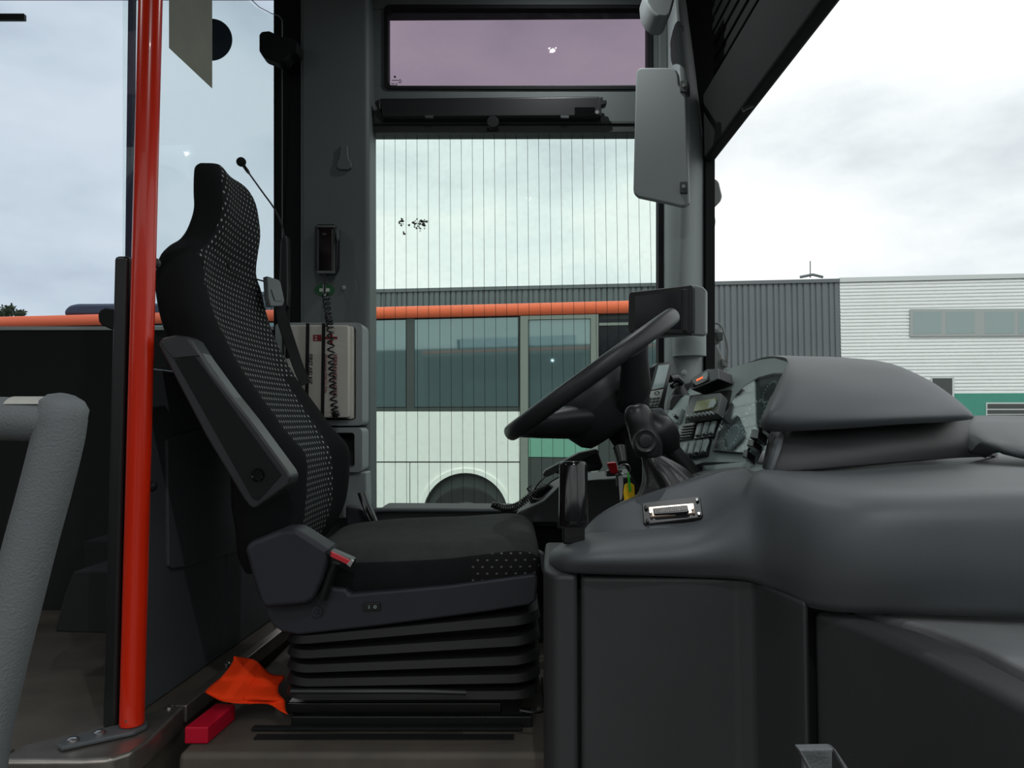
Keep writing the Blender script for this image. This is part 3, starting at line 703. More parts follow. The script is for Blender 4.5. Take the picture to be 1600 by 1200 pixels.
# rocker switches
def rocker(x, y, w=9, h=20):
    sl = 5.5
    o = obj('rocker_switch', MB().pp(ip, [(x+sl, y), (x+sl+w+1, y-1.5), (x+w+1, y+h+4), (x, y+h+5)], .008, 0), M_black, I_, bevel=.001)
    obj('cap', MB().pp(ip, [(x+sl+1, y+1), (x+sl+w-1.5, y-.4), (x+w-2.5, y+h-2), (x+1, y+h)], .013, -.007), M_rock, o, bevel=.001)
for k in range(3): rocker(1084+k*10.3, 660.5-k*1.6)
for k in range(4): rocker(1061.5+k*10.4, 691-k*1.7)
# vent
v = obj('air_vent', MB().pp(ip, [(1064, 663), (1088, 659), (1081, 684), (1057, 688)], .006, 0), M_black, I_, bevel=.001)
for k in range(5):
    y = 665+k*4.3; x = 1065-k*1.4; obj('slat', MB().pp(ip, [(x+1, y), (x+20, y-2.4), (x+19.5, y-.9), (x+.5, y+1.5)], .011, -.007), M_busdk, v)
# display unit
obj('dark_recess', MB().pp(ip, [(1078, 618), (1142, 609), (1132, 655), (1070, 661)], .004, 0), M_matte, D)
t = obj('trip_display', MB().pp(ip, [(1079, 622), (1084, 618), (1124, 613), (1127, 617), (1120, 646), (1070, 653), (1068, 649)], .03, -.01), M_busdk, D, bevel=.003)
obj('screen', MB().pp(ip, [(1089, 627), (1118, 622), (1111, 638), (1083, 643)], .034, -.028), M_lcd, t)
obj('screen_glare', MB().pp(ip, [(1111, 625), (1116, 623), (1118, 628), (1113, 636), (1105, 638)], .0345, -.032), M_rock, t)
for k in range(7):
    x = 1074+k*6; y = 649-k*.9; obj('button', MB().pp(ip, circ(x, y, 1.5, 8), .036, -.028), M_rock, t)
# small square module left of the display
t = obj('socket_plate', MB().pp(ip, [(1046, 641), (1066, 638), (1058, 660), (1038, 657)], .01, 0), M_panel, D, bevel=.002)
obj('knob', MB().pp(ip, circ(1052, 648, 2.6, 12), .022, -.008), M_black, t)
# ledge pieces by the pillar
obj('panel_bracket', MB().pp(YP(2.03), [(1052, 618), (1066, 616), (1064, 628), (1068, 640), (1046, 640), (1048, 626)], 0, .05), M_dashd, I_, bevel=.003)
obj('top_ledge', MB().pp(YP(2.02), [(1068, 600), (1110, 590), (1110, 604), (1090, 612), (1066, 622), (1066, 610)], 0, .12), M_dashd, I_, bevel=.004)
m = MB().prism([P(1098, 727, 1.5), P(1165, 722, 1.28), P(1196, 727, 1.22), P(1190, 737, 1.18), P(1140, 738, 1.3), P(1100, 733, 1.5)], (0, 0, -.02)); obj('panel_ledge', m, M_panel, I_, bevel=.003)
# ---- connector plate on the console
cpn = Pl((1005, 818, hit(1005, 818).y), (1097, 806, hit(1097, 806).y), (1048, 782, hit(1048, 782).y))
pc = [(1003, 787), (1006, 785), (1090, 775), (1094, 777), (1098, 804), (1095, 808), (1008, 819), (1005, 816)]
t = obj('connector_plate', MB().pp(cpn, pc, .004, .015), M_black, D, bevel=.0015)
sh_ = t; obj('metal_shell', MB().pp(cpn, [(1013, 792), (1084, 786), (1086, 801), (1015, 807)], .0065, -.002), M_conn, t, bevel=.001)
obj('pin_block', MB().pp(cpn, [(1020, 794.5), (1074, 789), (1076, 798), (1073, 799.5), (1024, 803), (1021, 801)], .010, -.004), M_black, sh_)
m = MB()
for r_ in range(3):
    for k in range(18): m.pp(cpn, circ(1024+k*2.8+r_*.5, 796.3+r_*2-k*.30, .6, 6), .0108, -.009)
o = obj('pins', m, M_alu, sh_); 
for (x, y) in ((1016.5, 799.5), (1081.5, 793.5)): obj('jack_screw', MB().pp(cpn, circ(x, y, 2.2, 8), .011, -.004), M_steel, sh_)
for (x, y) in ((1009, 792), (1089, 780), (1092, 802), (1011, 813)): obj('screw', MB().pp(cpn, circ(x, y, 2.8, 12), .0075, -.002), M_gloss, t, bevel=.0008)
# ---- bracket at the lower right
t = thing('metal_pocket', 'open grey metal pocket bracket below the console side panel', 'bracket', P(1285, 1215, .74))
bk = YP(.74)
for q in ([(1248, 1171), (1302, 1170), (1302, 1175), (1252, 1176)], [(1248, 1171), (1253, 1173), (1285, 1230), (1279, 1230)]): obj('frame_bar', MB().pp(bk, q, 0, .012), M_seatf, t, bevel=.001)
obj('frame_bar', MB().pp(bk, [(1302, 1170), (1306, 1172), (1345, 1230), (1336, 1230)], 0, .012), M_seatf, t, bevel=.001)
obj('back_plate', MB().pp(YP(.77), [(1256, 1174), (1300, 1174), (1300, 1230), (1256, 1230)], 0, .006), M_seatf, t)

# ================================================================== DRIVER SEAT
seat0 = Vector((-.2, 1.65, H+FZ))
SE = thing('driver_chair', 'black suspension driver seat with dotted fabric and folded armrest', 'seat', seat0)
CY = 1.65
def ringS(z, xf, hw, t_, b, e_=.45, nn=56):
    r_ = []
    for k in range(nn):
        th = 2*math.pi*k/nn; c_, s_ = math.cos(th), math.sin(th)
        y = hw*math.copysign(abs(c_)**e_, c_); x = t_/2*math.copysign(abs(s_)**e_, s_)
        if s_ > 0:
            q = abs(y)/hw; x += (b*math.exp(-((q-.82)/.16)**2)+.018*q*q)*min(1, s_**.5)-.018
        r_.append((xf-t_/2+x, CY+y, H+z))
    return r_
tab = [(.560, -.650, .03, .03, 0), (.555, -.630, .075, .055, 0), (.542, -.615, .098, .075, 0), (.517, -.603, .112, .085, 0), (.482, -.597, .120, .088, 0), (.442, -.594, .125, .088, 0), (.40, -.602, .135, .088, .0),
       (.372, -.61, .150, .09, 0), (.35, -.617, .178, .095, 0), (.32, -.618, .207, .10, .006), (.27, -.612, .226, .105, .008), (.21, -.595, .234, .110, .010), (.15, -.570, .237, .115, .016),
       (.09, -.540, .238, .12, .024), (.03, -.502, .238, .12, .032), (-.02, -.470, .238, .125, .038), (-.07, -.44, .238, .13, .052), (-.12, -.43, .237, .13, .045), (-.17, -.428, .234, .13, .04), (-.22, -.43, .228, .12, .03), (-.27, -.445, .22, .10, .015), (-.30, -.46, .21, .07, 0)]
A = cat(np.array([ringS(*r_) for r_ in tab]), 4)
m = MB(); n_, sg = A.shape[:2]; vs = [Vector(p) for p in A.reshape(-1, 3)]
fs = []; ms = []
for i in range(n_-1):
    for k in range(sg):
        a_, b2 = i*sg+k, i*sg+(k+1) % sg; fs.append((a_, b2, b2+sg, a_+sg))
        c = (vs[a_]+vs[b2]+vs[a_+sg]+vs[b2+sg])/4; z = c.z-H; th = 2*math.pi*(k+.5)/sg
        hw = max(abs(vs[i*sg+j].y-CY) for j in range(0, sg, 4)); q = (c.y-CY)/hw
        lim = .93 if z > .33 else (.60+.22*max(0, min(1, (z-.02)/.3)))
        limf = .90 if z > .10 else .60
        ms.append(1 if (math.sin(th) > .02 and -lim < q < limf and z < .548) else 0)
fs.append(tuple(range(sg))); ms.append(0); fs.append(tuple(reversed(range((n_-1)*sg, n_*sg)))); ms.append(0)
m.v = vs; m.f = fs; m.m = ms
obj('backrest', m, [M_fab, M_dots], SE, sharp=70)
obj('back_seam', MB().tube(curve([Vector((-.612+.004, CY-.10, H+.335)), Vector((-.628, CY, H+.33)), Vector((-.606, CY+.13, H+.335))]), .002, 6), M_matte, SE)
# cushion
def ringC(x, zt, zb_, hw, b, nn=40):
    r_ = []
    for k in range(nn):
        th = 2*math.pi*k/nn; c_, s_ = math.cos(th), math.sin(th)
        y = hw*math.copysign(abs(c_)**.4, c_); h_ = (zt-zb_)/2; z = h_*math.copysign(abs(s_)**.42, s_)
        if s_ > 0: q = abs(y)/hw; z += (b*math.exp(-((q-.78)/.18)**2)+.0)*min(1, s_**.5)
        r_.append((x, CY+y, H+(zt+zb_)/2+z))
    return r_
tabc = [(-.44, -.285, -.34, .19, 0), (-.40, -.268, -.352, .215, .012), (-.30, -.262, -.352, .225, .02), (-.20, -.257, -.350, .232, .020), (-.12, -.250, -.345, .236, .014), (-.05, -.240, -.338, .238, .008), (.0, -.234, -.331, .236, .004), (.03, -.238, -.324, .232, 0), (.048, -.252, -.315, .224, 0), (.056, -.272, -.305, .21, 0)]
A = cat(np.array([ringC(*r_) for r_ in tabc]), 5)
n_, sg = A.shape[:2]; vs = [Vector(p) for p in A.reshape(-1, 3)]; fs = []; ms = []
for i in range(n_-1):
    for k in range(sg):
        a_, b2 = i*sg+k, i*sg+(k+1) % sg; fs.append((a_, b2, b2+sg, a_+sg))
        c = (vs[a_]+vs[b2]+vs[a_+sg]+vs[b2+sg])/4; th = 2*math.pi*(k+.5)/sg
        top_ = math.sin(th) > .35
        ms.append(2 if (c.x > -.46 and top_) else (1 if c.x > -.075 and c.y < 1.65 else (0)))
fs.append(tuple(range(sg))); ms.append(0); fs.append(tuple(reversed(range((n_-1)*sg, n_*sg)))); ms.append(0)
m = MB(); m.v = vs; m.f = fs; m.m = ms
M_dotn = dotmat('dotted_cushion_side', (30, 30, 30), (105, 105, 102), (0, 2), .018, .0125, .13)
M_cush = mat('grey_black_cushion_fabric', (58, 60, 58), .95, bump=.5, bscale=500, spec=.15, var=.1, vscale=40)
obj('seat_cushion', m, [M_fab, M_dotn, M_cush], SE, sharp=70)
# seat pan, side shield
def ys(Y): return YP(Y)
pan = [(412, 930), (414, 955), (424, 976), (440, 988), (466, 993), (600, 978), (760, 957), (828, 946), (838, 938), (840, 905), (836, 897), (700, 915), (545, 929), (540, 921), (500, 918)]
obj('seat_pan', MB().pp(ys(1.405), pan, 0, .49), M_seatp, SE, bevel=.012, seg=3)
shd = [(380, 856), (392, 846), (440, 827), (462, 826), (512, 858), (516, 866), (505, 905), (490, 938), (478, 946), (412, 952), (404, 940), (392, 900)]
obj('side_shield', MB().pp(ys(1.375), shd, 0, .07), M_seatp, SE, bevel=.012, seg=3)
m = MB(); c_ = ys(1.404)
obj('adjuster_knob', MB().revolve(c_.at(496, 955), (0, -1, 0), [(0, .010), (.004, .010), (.004, .006), (.002, .005), (.002, .002), (.006, .002), (.006, 0)], 16), M_seatp, SE)
sw = obj('heater_switch', MB().pp(c_, rr(567, 942, 594, 954, 1.5), .004, .004), M_gloss, SE, bevel=.0008)
obj('switch_mark', MB().pp(c_, [(576, 946), (577.3, 946), (577.3, 951), (576, 951)], .0046, 0), M_rock, sw)
ring_o = circ(586, 948.3, 2.5, 12); ring_i = circ(586, 948.3, 1.5, 12); m = MB()
for k in range(12): m.pp(c_, [ring_o[k], ring_o[(k+1) % 12], ring_i[(k+1) % 12], ring_i[k]], .0046, 0)
obj('switch_mark', m, M_rock, sw)
# buckle
bkp = ys(1.37)
bk_ = obj('belt_buckle', MB().pp(bkp, [(506, 862), (516, 860), (553, 876), (548, 887), (520, 876)], 0, .03), M_black, SE, bevel=.003)
obj('release_button', MB().pp(bkp, [(517, 861), (550, 877), (546, 884), (516, 870)], .004, 0), M_redb, bk_, bevel=.0015)
obj('metal_tip', MB().pp(bkp, [(549, 874), (553, 877), (547, 887), (541, 882)], .0045, 0), M_steel, bk_, bevel=.001)
obj('buckle_stalk', MB().tube(curve([P(525, 880, 1.39), P(515, 905, 1.39), P(505, 935, 1.39)]), .016, 10, flat=.5), M_matte, SE)
# armrest folded up
arm = ys(1.325)
aout = [(246, 538), (252, 528), (272, 523), (290, 525), (299, 531), (330, 580), (390, 655), (449, 735), (454, 745), (450, 758), (398, 795), (390, 793), (380, 780), (320, 680)]
ar = obj('armrest', MB().pp(arm, aout, 0, .055), M_arm, SE, bevel=.010, seg=3)
obj('armrest_inlay', MB().pp(arm, [(272, 562), (302, 556), (308, 562), (440, 742), (404, 782), (395, 780)], .002, 0), M_gloss if False else M_matte, ar, bevel=.004)
obj('armrest_cap', MB().pp(arm, [(250, 535), (272, 527), (292, 528), (312, 556), (270, 560)], .003, 0), M_arm, ar, bevel=.004)
obj('armrest_hole', MB().revolve(arm.at(403, 742, .003), (0, 1, 0), [(-.001, .0), (-.001, .009), (-.003, .0105), (0, .012)], 20), M_gloss, ar)
obj('armrest_lit_edge', MB().prism([arm.at(306, 548)+Vector((.004, .012, .0)), arm.at(447, 741)+Vector((.004, .012, 0)), arm.at(447, 741)+Vector((.004, .050, 0)), arm.at(306, 548)+Vector((.004, .050, 0))], (-.012, 0, -.002)), M_seatf, ar, bevel=.002, label='lit front edge of the armrest painted lighter grey')  # light on the armrest front face, painted as a paler strip
# recliner pivot block joining armrest to back
obj('armrest_pivot', MB().revolve(P(405, 745, 1.38), (0, 1, 0), [(0, .03), (.08, .03)], 18), M_matte, SE)
# belt guide and belt
gp = Pl((418, 432, 1.80), (440, 440, 1.86), (425, 480, 1.80))
bg_ = obj('belt_guide', MB().pp(gp, [(418, 431), (436, 437), (439, 441), (445, 470), (442, 478), (424, 479), (420, 465)], .004, .01), M_seatf, SE, bevel=.003)
obj('belt_slot', MB().pp(gp, [(424, 452), (437, 450), (441, 470), (430, 470)], .006, 0), M_gloss, bg_)
beltc = curve([P(434, 458, 1.84), P(439, 490, 1.85), P(448, 520, 1.87), P(458, 550, 1.89), P(468, 578, 1.90), P(478, 600, 1.91)], 5)
m = MB(); vs = []
for i, p in enumerate(beltc):
    t_ = (beltc[min(i+1, len(beltc)-1)]-beltc[max(i-1, 0)]).normalized(); w_ = Vector((.6, .8, .15)); w_ = (w_-t_*w_.dot(t_)).normalized(); nn = t_.cross(w_)*.0015
    vs += [p-w_*.016+nn, p+w_*.016+nn, p+w_*.016-nn, p-w_*.016-nn]
m.loft_raw(vs, len(beltc), 4, True, True); obj('seat_belt', m, M_matte, SE)
m = MB(); pts = curve([P(566, 770, 1.91), P(575, 795, 1.9), P(590, 828, 1.9), P(600, 850, 1.89)], 4)
obj('seat_belt_stalk', MB().tube(pts, .016, 10, flat=.4), M_gloss, SE)
obj('far_armrest', MB().pp(ys(1.93), [(540, 790), (552, 792), (566, 795), (592, 832), (585, 845), (560, 840), (540, 820)], 0, .04), M_seatp, SE, bevel=.006)
# bellows
def rrect(cx, cy, hx, hy, r_, z, tiltx, nn=6):
    o = []
    for sx, sy, a0 in ((1, 1, 0), (-1, 1, 90), (-1, -1, 180), (1, -1, 270)):
        for k in range(nn+1):
            a = R(a0+90*k/nn); x = cx+sx*(hx-r_)+r_*math.cos(a); y = cy+sy*(hy-r_)+r_*math.sin(a)
            o.append((x, y, z+tiltx*(x-cx)))
    return o
rows = []; NP = 5
zt_, zb_ = -.385, -.535
for k in range(NP*4+1):
    f_ = k/(NP*4); z = zt_+(zb_-zt_)*f_; ph = k % 4
    ex = {0: -.014, 1: .006, 2: .010, 3: -.008}[ph]
    dz = {0: 0, 1: .003, 2: -.004, 3: .0}[ph]
    rows.append([Vector((x, y, H+zz)) for x, y, zz in rrect(-.19, 1.66, .235+ex, .245+ex, .05, z+dz, .10*(1-f_)**1.5)])
    for v_ in rows[-1]: v_.z -= .012*f_*(1-f_)*4*(1-((v_.x+.19)/.26)**2)
obj('suspension_bellows', MB().loft(rows), M_rubber, SE, sharp=25)
obj('seat_base', MB().zbox((-.40, 1.47, FZ+.015), (.02, 1.88, -.53)), M_matte, SE)
# rails
for yy in (1.46, 1.86):
    obj('seat_rail', MB().zbox((-.43, yy, FZ), (.04, yy+.045, FZ+.022)), M_black, SE, bevel=.003)
    obj('seat_rail_slider', MB().zbox((-.44, yy+.008, FZ+.023), (-.02, yy+.037, FZ+.045)), M_gloss, SE, bevel=.003)
obj('slide_lever', MB().tube(curve([P(455, 1080, 1.37), P(560, 1080, 1.36), P(655, 1080, 1.36), P(728, 1082, 1.37)], 3), .0055, 8), M_black, SE)
obj('slide_lever', MB().tube(curve([P(812, 1110, 1.4), P(838, 1113, 1.4), P(850, 1104, 1.42), P(848, 1060, 1.5)], 4), .003, 8), M_black, SE)
obj('rail_plate', MB().zbox((-.50, 1.44, FZ+.001), (.02, 1.455, FZ+.008)), M_matte, SE, bevel=.002)
obj('cushion_lever', MB().pp(ys(1.42), [(842, 862), (850, 866), (858, 890), (852, 900), (846, 892)], 0, .03), M_seatp, SE, bevel=.003)

# ================================================================== STEERING WHEEL, COLUMN
wl = P(795, 680, 1.65); wr = P(1052, 492, 1.65)
u = P(1046, 497, 1.65)-P(799, 676, 1.65); rad = u.length/2; u.normalize(); cw = (P(1046, 497, 1.65)+P(799, 676, 1.65))/2
v = cw-Vector((0, 0, H)); v = (v-u*v.dot(u)).normalized(); nd = u.cross(v).normalized()
if nd.z > 0: nd = -nd          # points down the column
SW = thing('steering_wheel', 'large black four-spoke steering wheel tilted toward the driver seat', 'steering wheel', cw+nd*.2)
m = MB(); vs = []; n1, n2 = 72, 16
for i in range(n1):
    a = 2*math.pi*i/n1; c = cw+(u*math.cos(a)+v*math.sin(a))*rad; ro = (u*math.cos(a)+v*math.sin(a))
    for k in range(n2): b2 = 2*math.pi*k/n2; vs.append(c+ro*math.cos(b2)*.0155+nd*math.sin(b2)*.0185)
fs = [(i*n2+k, i*n2+(k+1) % n2, ((i+1) % n1)*n2+(k+1) % n2, ((i+1) % n1)*n2+k) for i in range(n1) for k in range(n2)]
m.add(vs, fs); obj('rim', m, M_wheel, SW, sharp=80)
def W_(a, r_, d): return cw+(u*math.cos(a)+v*math.sin(a))*r_+nd*d
for a in (R(180-29), R(180+29), R(69), R(-69)):
    sgn = math.cos(a) > 0
    lft = math.cos(a) < 0
    if lft: ctl, rs0 = [(.995, .006), (.80, .026), (.60, .048), (.40, .072), (.12, .09)], [.036, .050, .060, .064, .064]
    else: ctl, rs0 = [(.985, .006), (.84, .030), (.64, .062), (.46, .088), (.15, .10)], [.036, .036, .040, .046, .05]
    pth = curve([W_(a, rad*f_, d_) for f_, d_ in ctl], 5); rs = list(np.interp(np.linspace(0, 4, len(pth)), range(5), rs0))
    obj('spoke', MB().tube(pth, rs, 20, flat=.55, up=nd), M_wheel, SW, sharp=80)
obj('hub', MB().revolve(cw-u*.018, nd, [(0, 0), (0, .080), (.010, .102), (.03, .110), (.06, .112), (.09, .106), (.118, .095), (.132, .080), (.136, 0)], 40), M_wheel, SW, sharp=60)
pthc = [cw+nd*.12, cw+nd*.25, cw+nd*.48]
obj('column_shroud', MB().tube([cw+nd*.11, cw+nd*.16, cw+nd*.24, cw+nd*.36, cw+nd*.55], [.050, .052, .062, .06, .05], 20), M_matte, SW)
# ignition stalk shroud behind the gear selector
t = thing('column_stalk', 'black rounded column stalk behind the gear selector', 'stalk', P(1045, 740, 1.48))
obj('stalk_head', MB().tube(curve([P(1003, 655, 1.5), P(1020, 668, 1.5), P(1036, 682, 1.5), P(1054, 706, 1.5)], 4), [.018, .022, .026, .030, .033, .036, .037, .036, .034, .032, .028, .02, .014], 18), M_black, t)
obj('stalk_tube', MB().tube([P(1048, 700, 1.5), P(1090, 748, 1.5), P(1110, 775, 1.5)], .016, 14), M_black, t)
t = thing('column_switch_box', 'dark grey ribbed switch box below the handheld unit', 'switch', P(1045, 690, 1.72))
bx_ = YP(1.62)
obj('box', MB().pp(bx_, [(1012, 646), (1022, 638), (1034, 637), (1062, 668), (1052, 688), (1046, 680), (1018, 660)], 0, .08), M_dash, t, bevel=.004)
obj('round_hole', MB().pp(bx_, circ(1025, 656, 5, 16, 4.5), .003, 0), M_gloss, t)
for k in range(7): obj('rib', MB().pp(bx_, [(1033+k*4, 643+k*4.2), (1034+k*4, 642.5+k*4.2), (1032+k*3.6, 652+k*4.2), (1031+k*3.6, 651+k*4.2)], .002, 0), M_busdk, t)
# gear selector with leather gaiter
t = thing('gear_selector', 'black gear selector with round side button rising from a leather gaiter', 'lever', P(1040, 775, 1.33))
gy = 1.33
prof = [(1003, 630, 6, .4), (1000, 633, 22, .6), (999, 642, 31, .9), (1001, 655, 34, 1), (1004, 668, 34, 1), (1007, 680, 34, 1), (1010, 692, 32, 1), (1012, 704, 28, .95), (1014, 714, 24, .9)]
rows = []
def ring_px(cx, cy, w_, Y, dep, nn=20, slope=0):
    r_ = []
    for k in range(nn):
        a = 2*math.pi*k/nn; p = P(cx+w_/2*math.cos(a), cy+slope*math.cos(a), Y); p.y = Y-dep*math.sin(a); r_.append(p)
    return r_
prof = [(996, 631, 4, .003), (996, 633, 24, .014), (996, 638, 36, .020), (997, 647, 43, .024), (999, 658, 44, .026), (1002, 668, 44, .026), (1006, 680, 46, .027), (1010, 692, 48, .028), (1013, 704, 44, .027), (1016, 714, 34, .024)]
rows = [ring_px(a_, b2, c_, gy, d_, slope=-1) for i, (a_, b2, c_, d_) in enumerate(prof)]
obj('knob', MB().loft(rows, sub=3), M_black, t, sharp=80)
bo = P(1008, 689, gy-.026)
bt = obj('button', MB().revolve(bo, (0, -1, 0), [(-.004, .022), (.003, .022), (.005, .019), (.003, .016), (.003, .0125), (.006, .0115), (.007, .009), (.006, 0)], 28), M_black, t)
rows = []; random.seed(2)
gt = [(1018, 712, 34, .022), (1027, 722, 48, .03), (1037, 735, 62, .042), (1045, 750, 76, .052), (1050, 763, 96, .062), (1054, 775, 124, .07), (1058, 786, 140, .076)]
for i, (a_, b2, c_, d_) in enumerate(gt):
    r_ = []; nn = 48; f_ = i/(len(gt)-1)
    for k in range(nn):
        a = 2*math.pi*k/nn; w_ = 1+(.10*math.sin(a*7+i*.35)+.05*math.sin(a*3+1.2*i))*math.sin(math.pi*min(f_*1.1, 1))
        p = P(a_+c_/2*w_*math.cos(a), b2-8*f_*math.cos(a), gy); p.y = gy-d_*w_*math.sin(a); r_.append(p)
    rows.append(r_)
obj('leather_gaiter', MB().loft(rows, sub=4), M_leather, t, sharp=80)
obj('gaiter_base', MB().prism([P(1070, 742, 1.33), P(1088, 738, 1.33), P(1104, 745, 1.33), P(1000, 788, 1.27), P(985, 790, 1.30)], (0, .02, -.03)), M_leather, t, bevel=.004)
# keys
t = thing('key_bunch', 'bunch of keys with yellow and green tags hanging from the ignition', 'keys', P(978, 785, 1.42))
kp = YP(1.42)
m = MB(); vs = []
for i in range(25):
    a = 2*math.pi*i/24; vs.append(P(976+9*math.cos(a), 733+8*math.sin(a), 1.42+.004*math.sin(a)))
obj('key_ring', MB().tube(vs, .0011, 6, cap=False), M_steel, t)
obj('yellow_tag', MB().pp(kp, [(976, 757), (984, 753), (991, 758), (992, 772), (989, 783), (976, 784), (974, 770)], 0, .003), M_yel, t, bevel=.001, label='yellow plastic key tag')
obj('green_tag', MB().pp(YP(1.415), [(980, 740), (983, 738), (987, 768), (983, 769)], 0, .003), M_grn, t, bevel=.001, label='narrow green key tag')
obj('key', MB().pp(YP(1.428), [(966, 745), (973, 742), (974, 756), (972, 778), (969, 783), (968, 770), (967, 758)], 0, .002), M_steel, t)
obj('key', MB().pp(YP(1.432), [(962, 741), (972, 739), (972, 755), (964, 760)], 0, .006), M_black, t, bevel=.001)
obj('ignition_lock', MB().tube([P(968, 700, 1.46), P(973, 724, 1.44)], [.014, .010], 12), M_black, t)
# parking brake lever: gloss black cylinder
hb = P(895, 850, 1.17)
t = thing('handbrake_grip', 'upright glossy black cylindrical grip at the console nose', 'lever', hb)
q0 = P(896, 821, 1.17); q1 = P(896, 720, 1.17)
L_ = (q1-q0).length
obj('grip', MB().revolve(q0, q1-q0, [(0, .012), (0, .0205), (.004, .0235), (.010, .0235), (.012, .0232), (L_-.006, .0225), (L_-.001, .019), (L_, .017), (L_-.001, .0)], 32), M_gloss, t)
obj('stem', MB().zbox((q0.x-.017, q0.y-.012, P(800, 849, 1.17).z-H), (q0.x+.017, q0.y+.012, q0.z-H+.002)), M_gloss, t, bevel=.003)

# ================================================================== LEFT DASH, TRAY
t = thing('side_console', 'black side console with cup holder beneath the driver window', 'console', P(900, 830, 2.0))
sc = [(806, 806), (810, 800), (850, 782), (873, 760), (905, 752), (1010, 742), (1040, 742), (1040, 828), (870, 828), (870, 818), (808, 817)]
obj('body', MB().pp(YP(1.93), sc, 0, .25), M_dashd, t, bevel=.006, seg=3)
obj('lower_rail', MB().pp(YP(1.96), [(838, 817), (885, 818), (885, 822), (838, 821)], 0, .1), M_dash, t, bevel=.002)
obj('lower_wall', MB().pp(YP(2.0), [(835, 820), (1040, 820), (1040, 1150), (835, 1150)], 0, .1), M_matte, t)
cq = P(848, 771, 2.0)
obj('cup_holder', MB().revolve(cq, Vector((-.25, -.5, 1)), [(-.02, .030), (.004, .031), (.006, .036), (.002, .040), (-.02, .04)], 24), M_black, t)
t = thing('window_tray', 'long black storage tray under the driver window', 'tray', P(690, 850, 2.05))
m = MB().pp(YP(2.0), [(582, 803), (590, 798), (800, 799), (815, 803), (815, 1000), (582, 1000)], 0, .19); obj('tray_body', m, M_dashd, t, bevel=.005)
obj('tray_rim', MB().tube(curve([P(584, 800, 1.985), P(600, 797, 1.985), P(700, 797, 1.985), P(800, 798, 1.985), P(812, 802, 1.985)], 4), .006, 8), M_dash, t)
# radio handset and coiled cord
t = thing('radio_handset', 'black radio handset lying on the side console', 'handset', P(895, 740, 1.95))
obj('handle', MB().pp(YP(1.9), [(848, 741), (852, 735), (905, 707), (932, 701), (938, 706), (905, 722), (856, 745), (850, 745)], 0, .035), M_busdk, t, bevel=.004)
obj('earpiece', MB().pp(YP(1.91), [(905, 712), (934, 702), (943, 728), (938, 735), (880, 742), (868, 740)], 0, .05), M_black, t, bevel=.005)
def coil(pts, r_, turns, w_, par, name='coiled_cord', mt=None):
    c = curve(pts, 12); n = len(c); out_ = []
    seg = turns*10; u_ = Vector((0, 1, 0))
    for i in range(seg+1):
        f_ = i/seg*(n-1); k = min(int(f_), n-2); p = c[k].lerp(c[k+1], f_-k); t_ = (c[k+1]-c[k]).normalized()
        u_ = (u_-t_*u_.dot(t_)).normalized(); w2 = t_.cross(u_); a = 2*math.pi*i/10
        out_.append(p+(u_*math.cos(a)+w2*math.sin(a))*r_)
    return obj(name, MB().tube(out_, w_, 5), mt or M_black, par)
coil([P(772, 789, 1.9), P(790, 794, 1.88), P(808, 790, 1.86), P(825, 778, 1.86), P(840, 768, 1.87), P(852, 762, 1.88)], .0075, 26, .0022, t)
obj('cord', MB().tube(curve([P(852, 762, 1.88), P(862, 752, 1.88), P(880, 742, 1.88)]), .002, 6), M_black, t)
obj('cord', MB().tube(curve([P(852, 745, 1.88), P(842, 755, 1.87), P(832, 768, 1.87), P(824, 764, 1.87), P(830, 758, 1.88)]), .002, 6), M_black, t)
obj('cord_plug', MB().tube([P(768, 788, 1.9), P(778, 791, 1.9)], .008, 10), M_black, t)
# red button
t = thing('red_switch', 'small red flip switch on the side console', 'switch', P(958, 745, 1.9))
obj('switch_base', MB().pp(YP(1.88), [(948, 736), (972, 734), (972, 743), (948, 745)], 0, .04), M_busdk, t, bevel=.002)
obj('red_cap', MB().pp(YP(1.87), [(949, 724), (963, 722), (966, 736), (964, 741), (955, 741)], 0, .03), M_redp, t, bevel=.003)

# ================================================================== PILLAR DEVICES
mpn = Pl((984, 460, 1.86), (1080, 450, 1.80), (984, 530, 1.86))
t = thing('driver_monitor', 'black-framed driver monitor with dark screen mounted on the front pillar', 'monitor', P(1040, 525, 1.9))
obj('housing', MB().pp(mpn, [(986, 456), (1085, 445), (1098, 448), (1103, 453), (1103, 520), (1098, 524), (1084, 523), (1006, 528), (983, 520), (982, 462)], -.02, .05), M_visor, t, bevel=.004)
bz = obj('bezel', MB().pp(mpn, [(982, 461), (985, 456), (1080, 445), (1084, 449), (1084, 518), (1080, 523), (984, 520), (981, 515)], .0, .019), M_black, t, bevel=.003)
obj('screen', MB().pp(mpn, [(992, 463), (1064, 455), (1064, 514), (992, 512)], .002, 0), M_screen, bz)
obj('frame_lip', MB().pp(mpn, [(1066, 452), (1074, 451), (1074, 519), (1066, 517)], .006, 0), M_black, bz, bevel=.002)
m = MB().loft([ring_px(1077, y, 51, 2.08, .05) for y in (524, 525.5, 555, 557)]); obj('mount_collar', m, M_wallg, t)
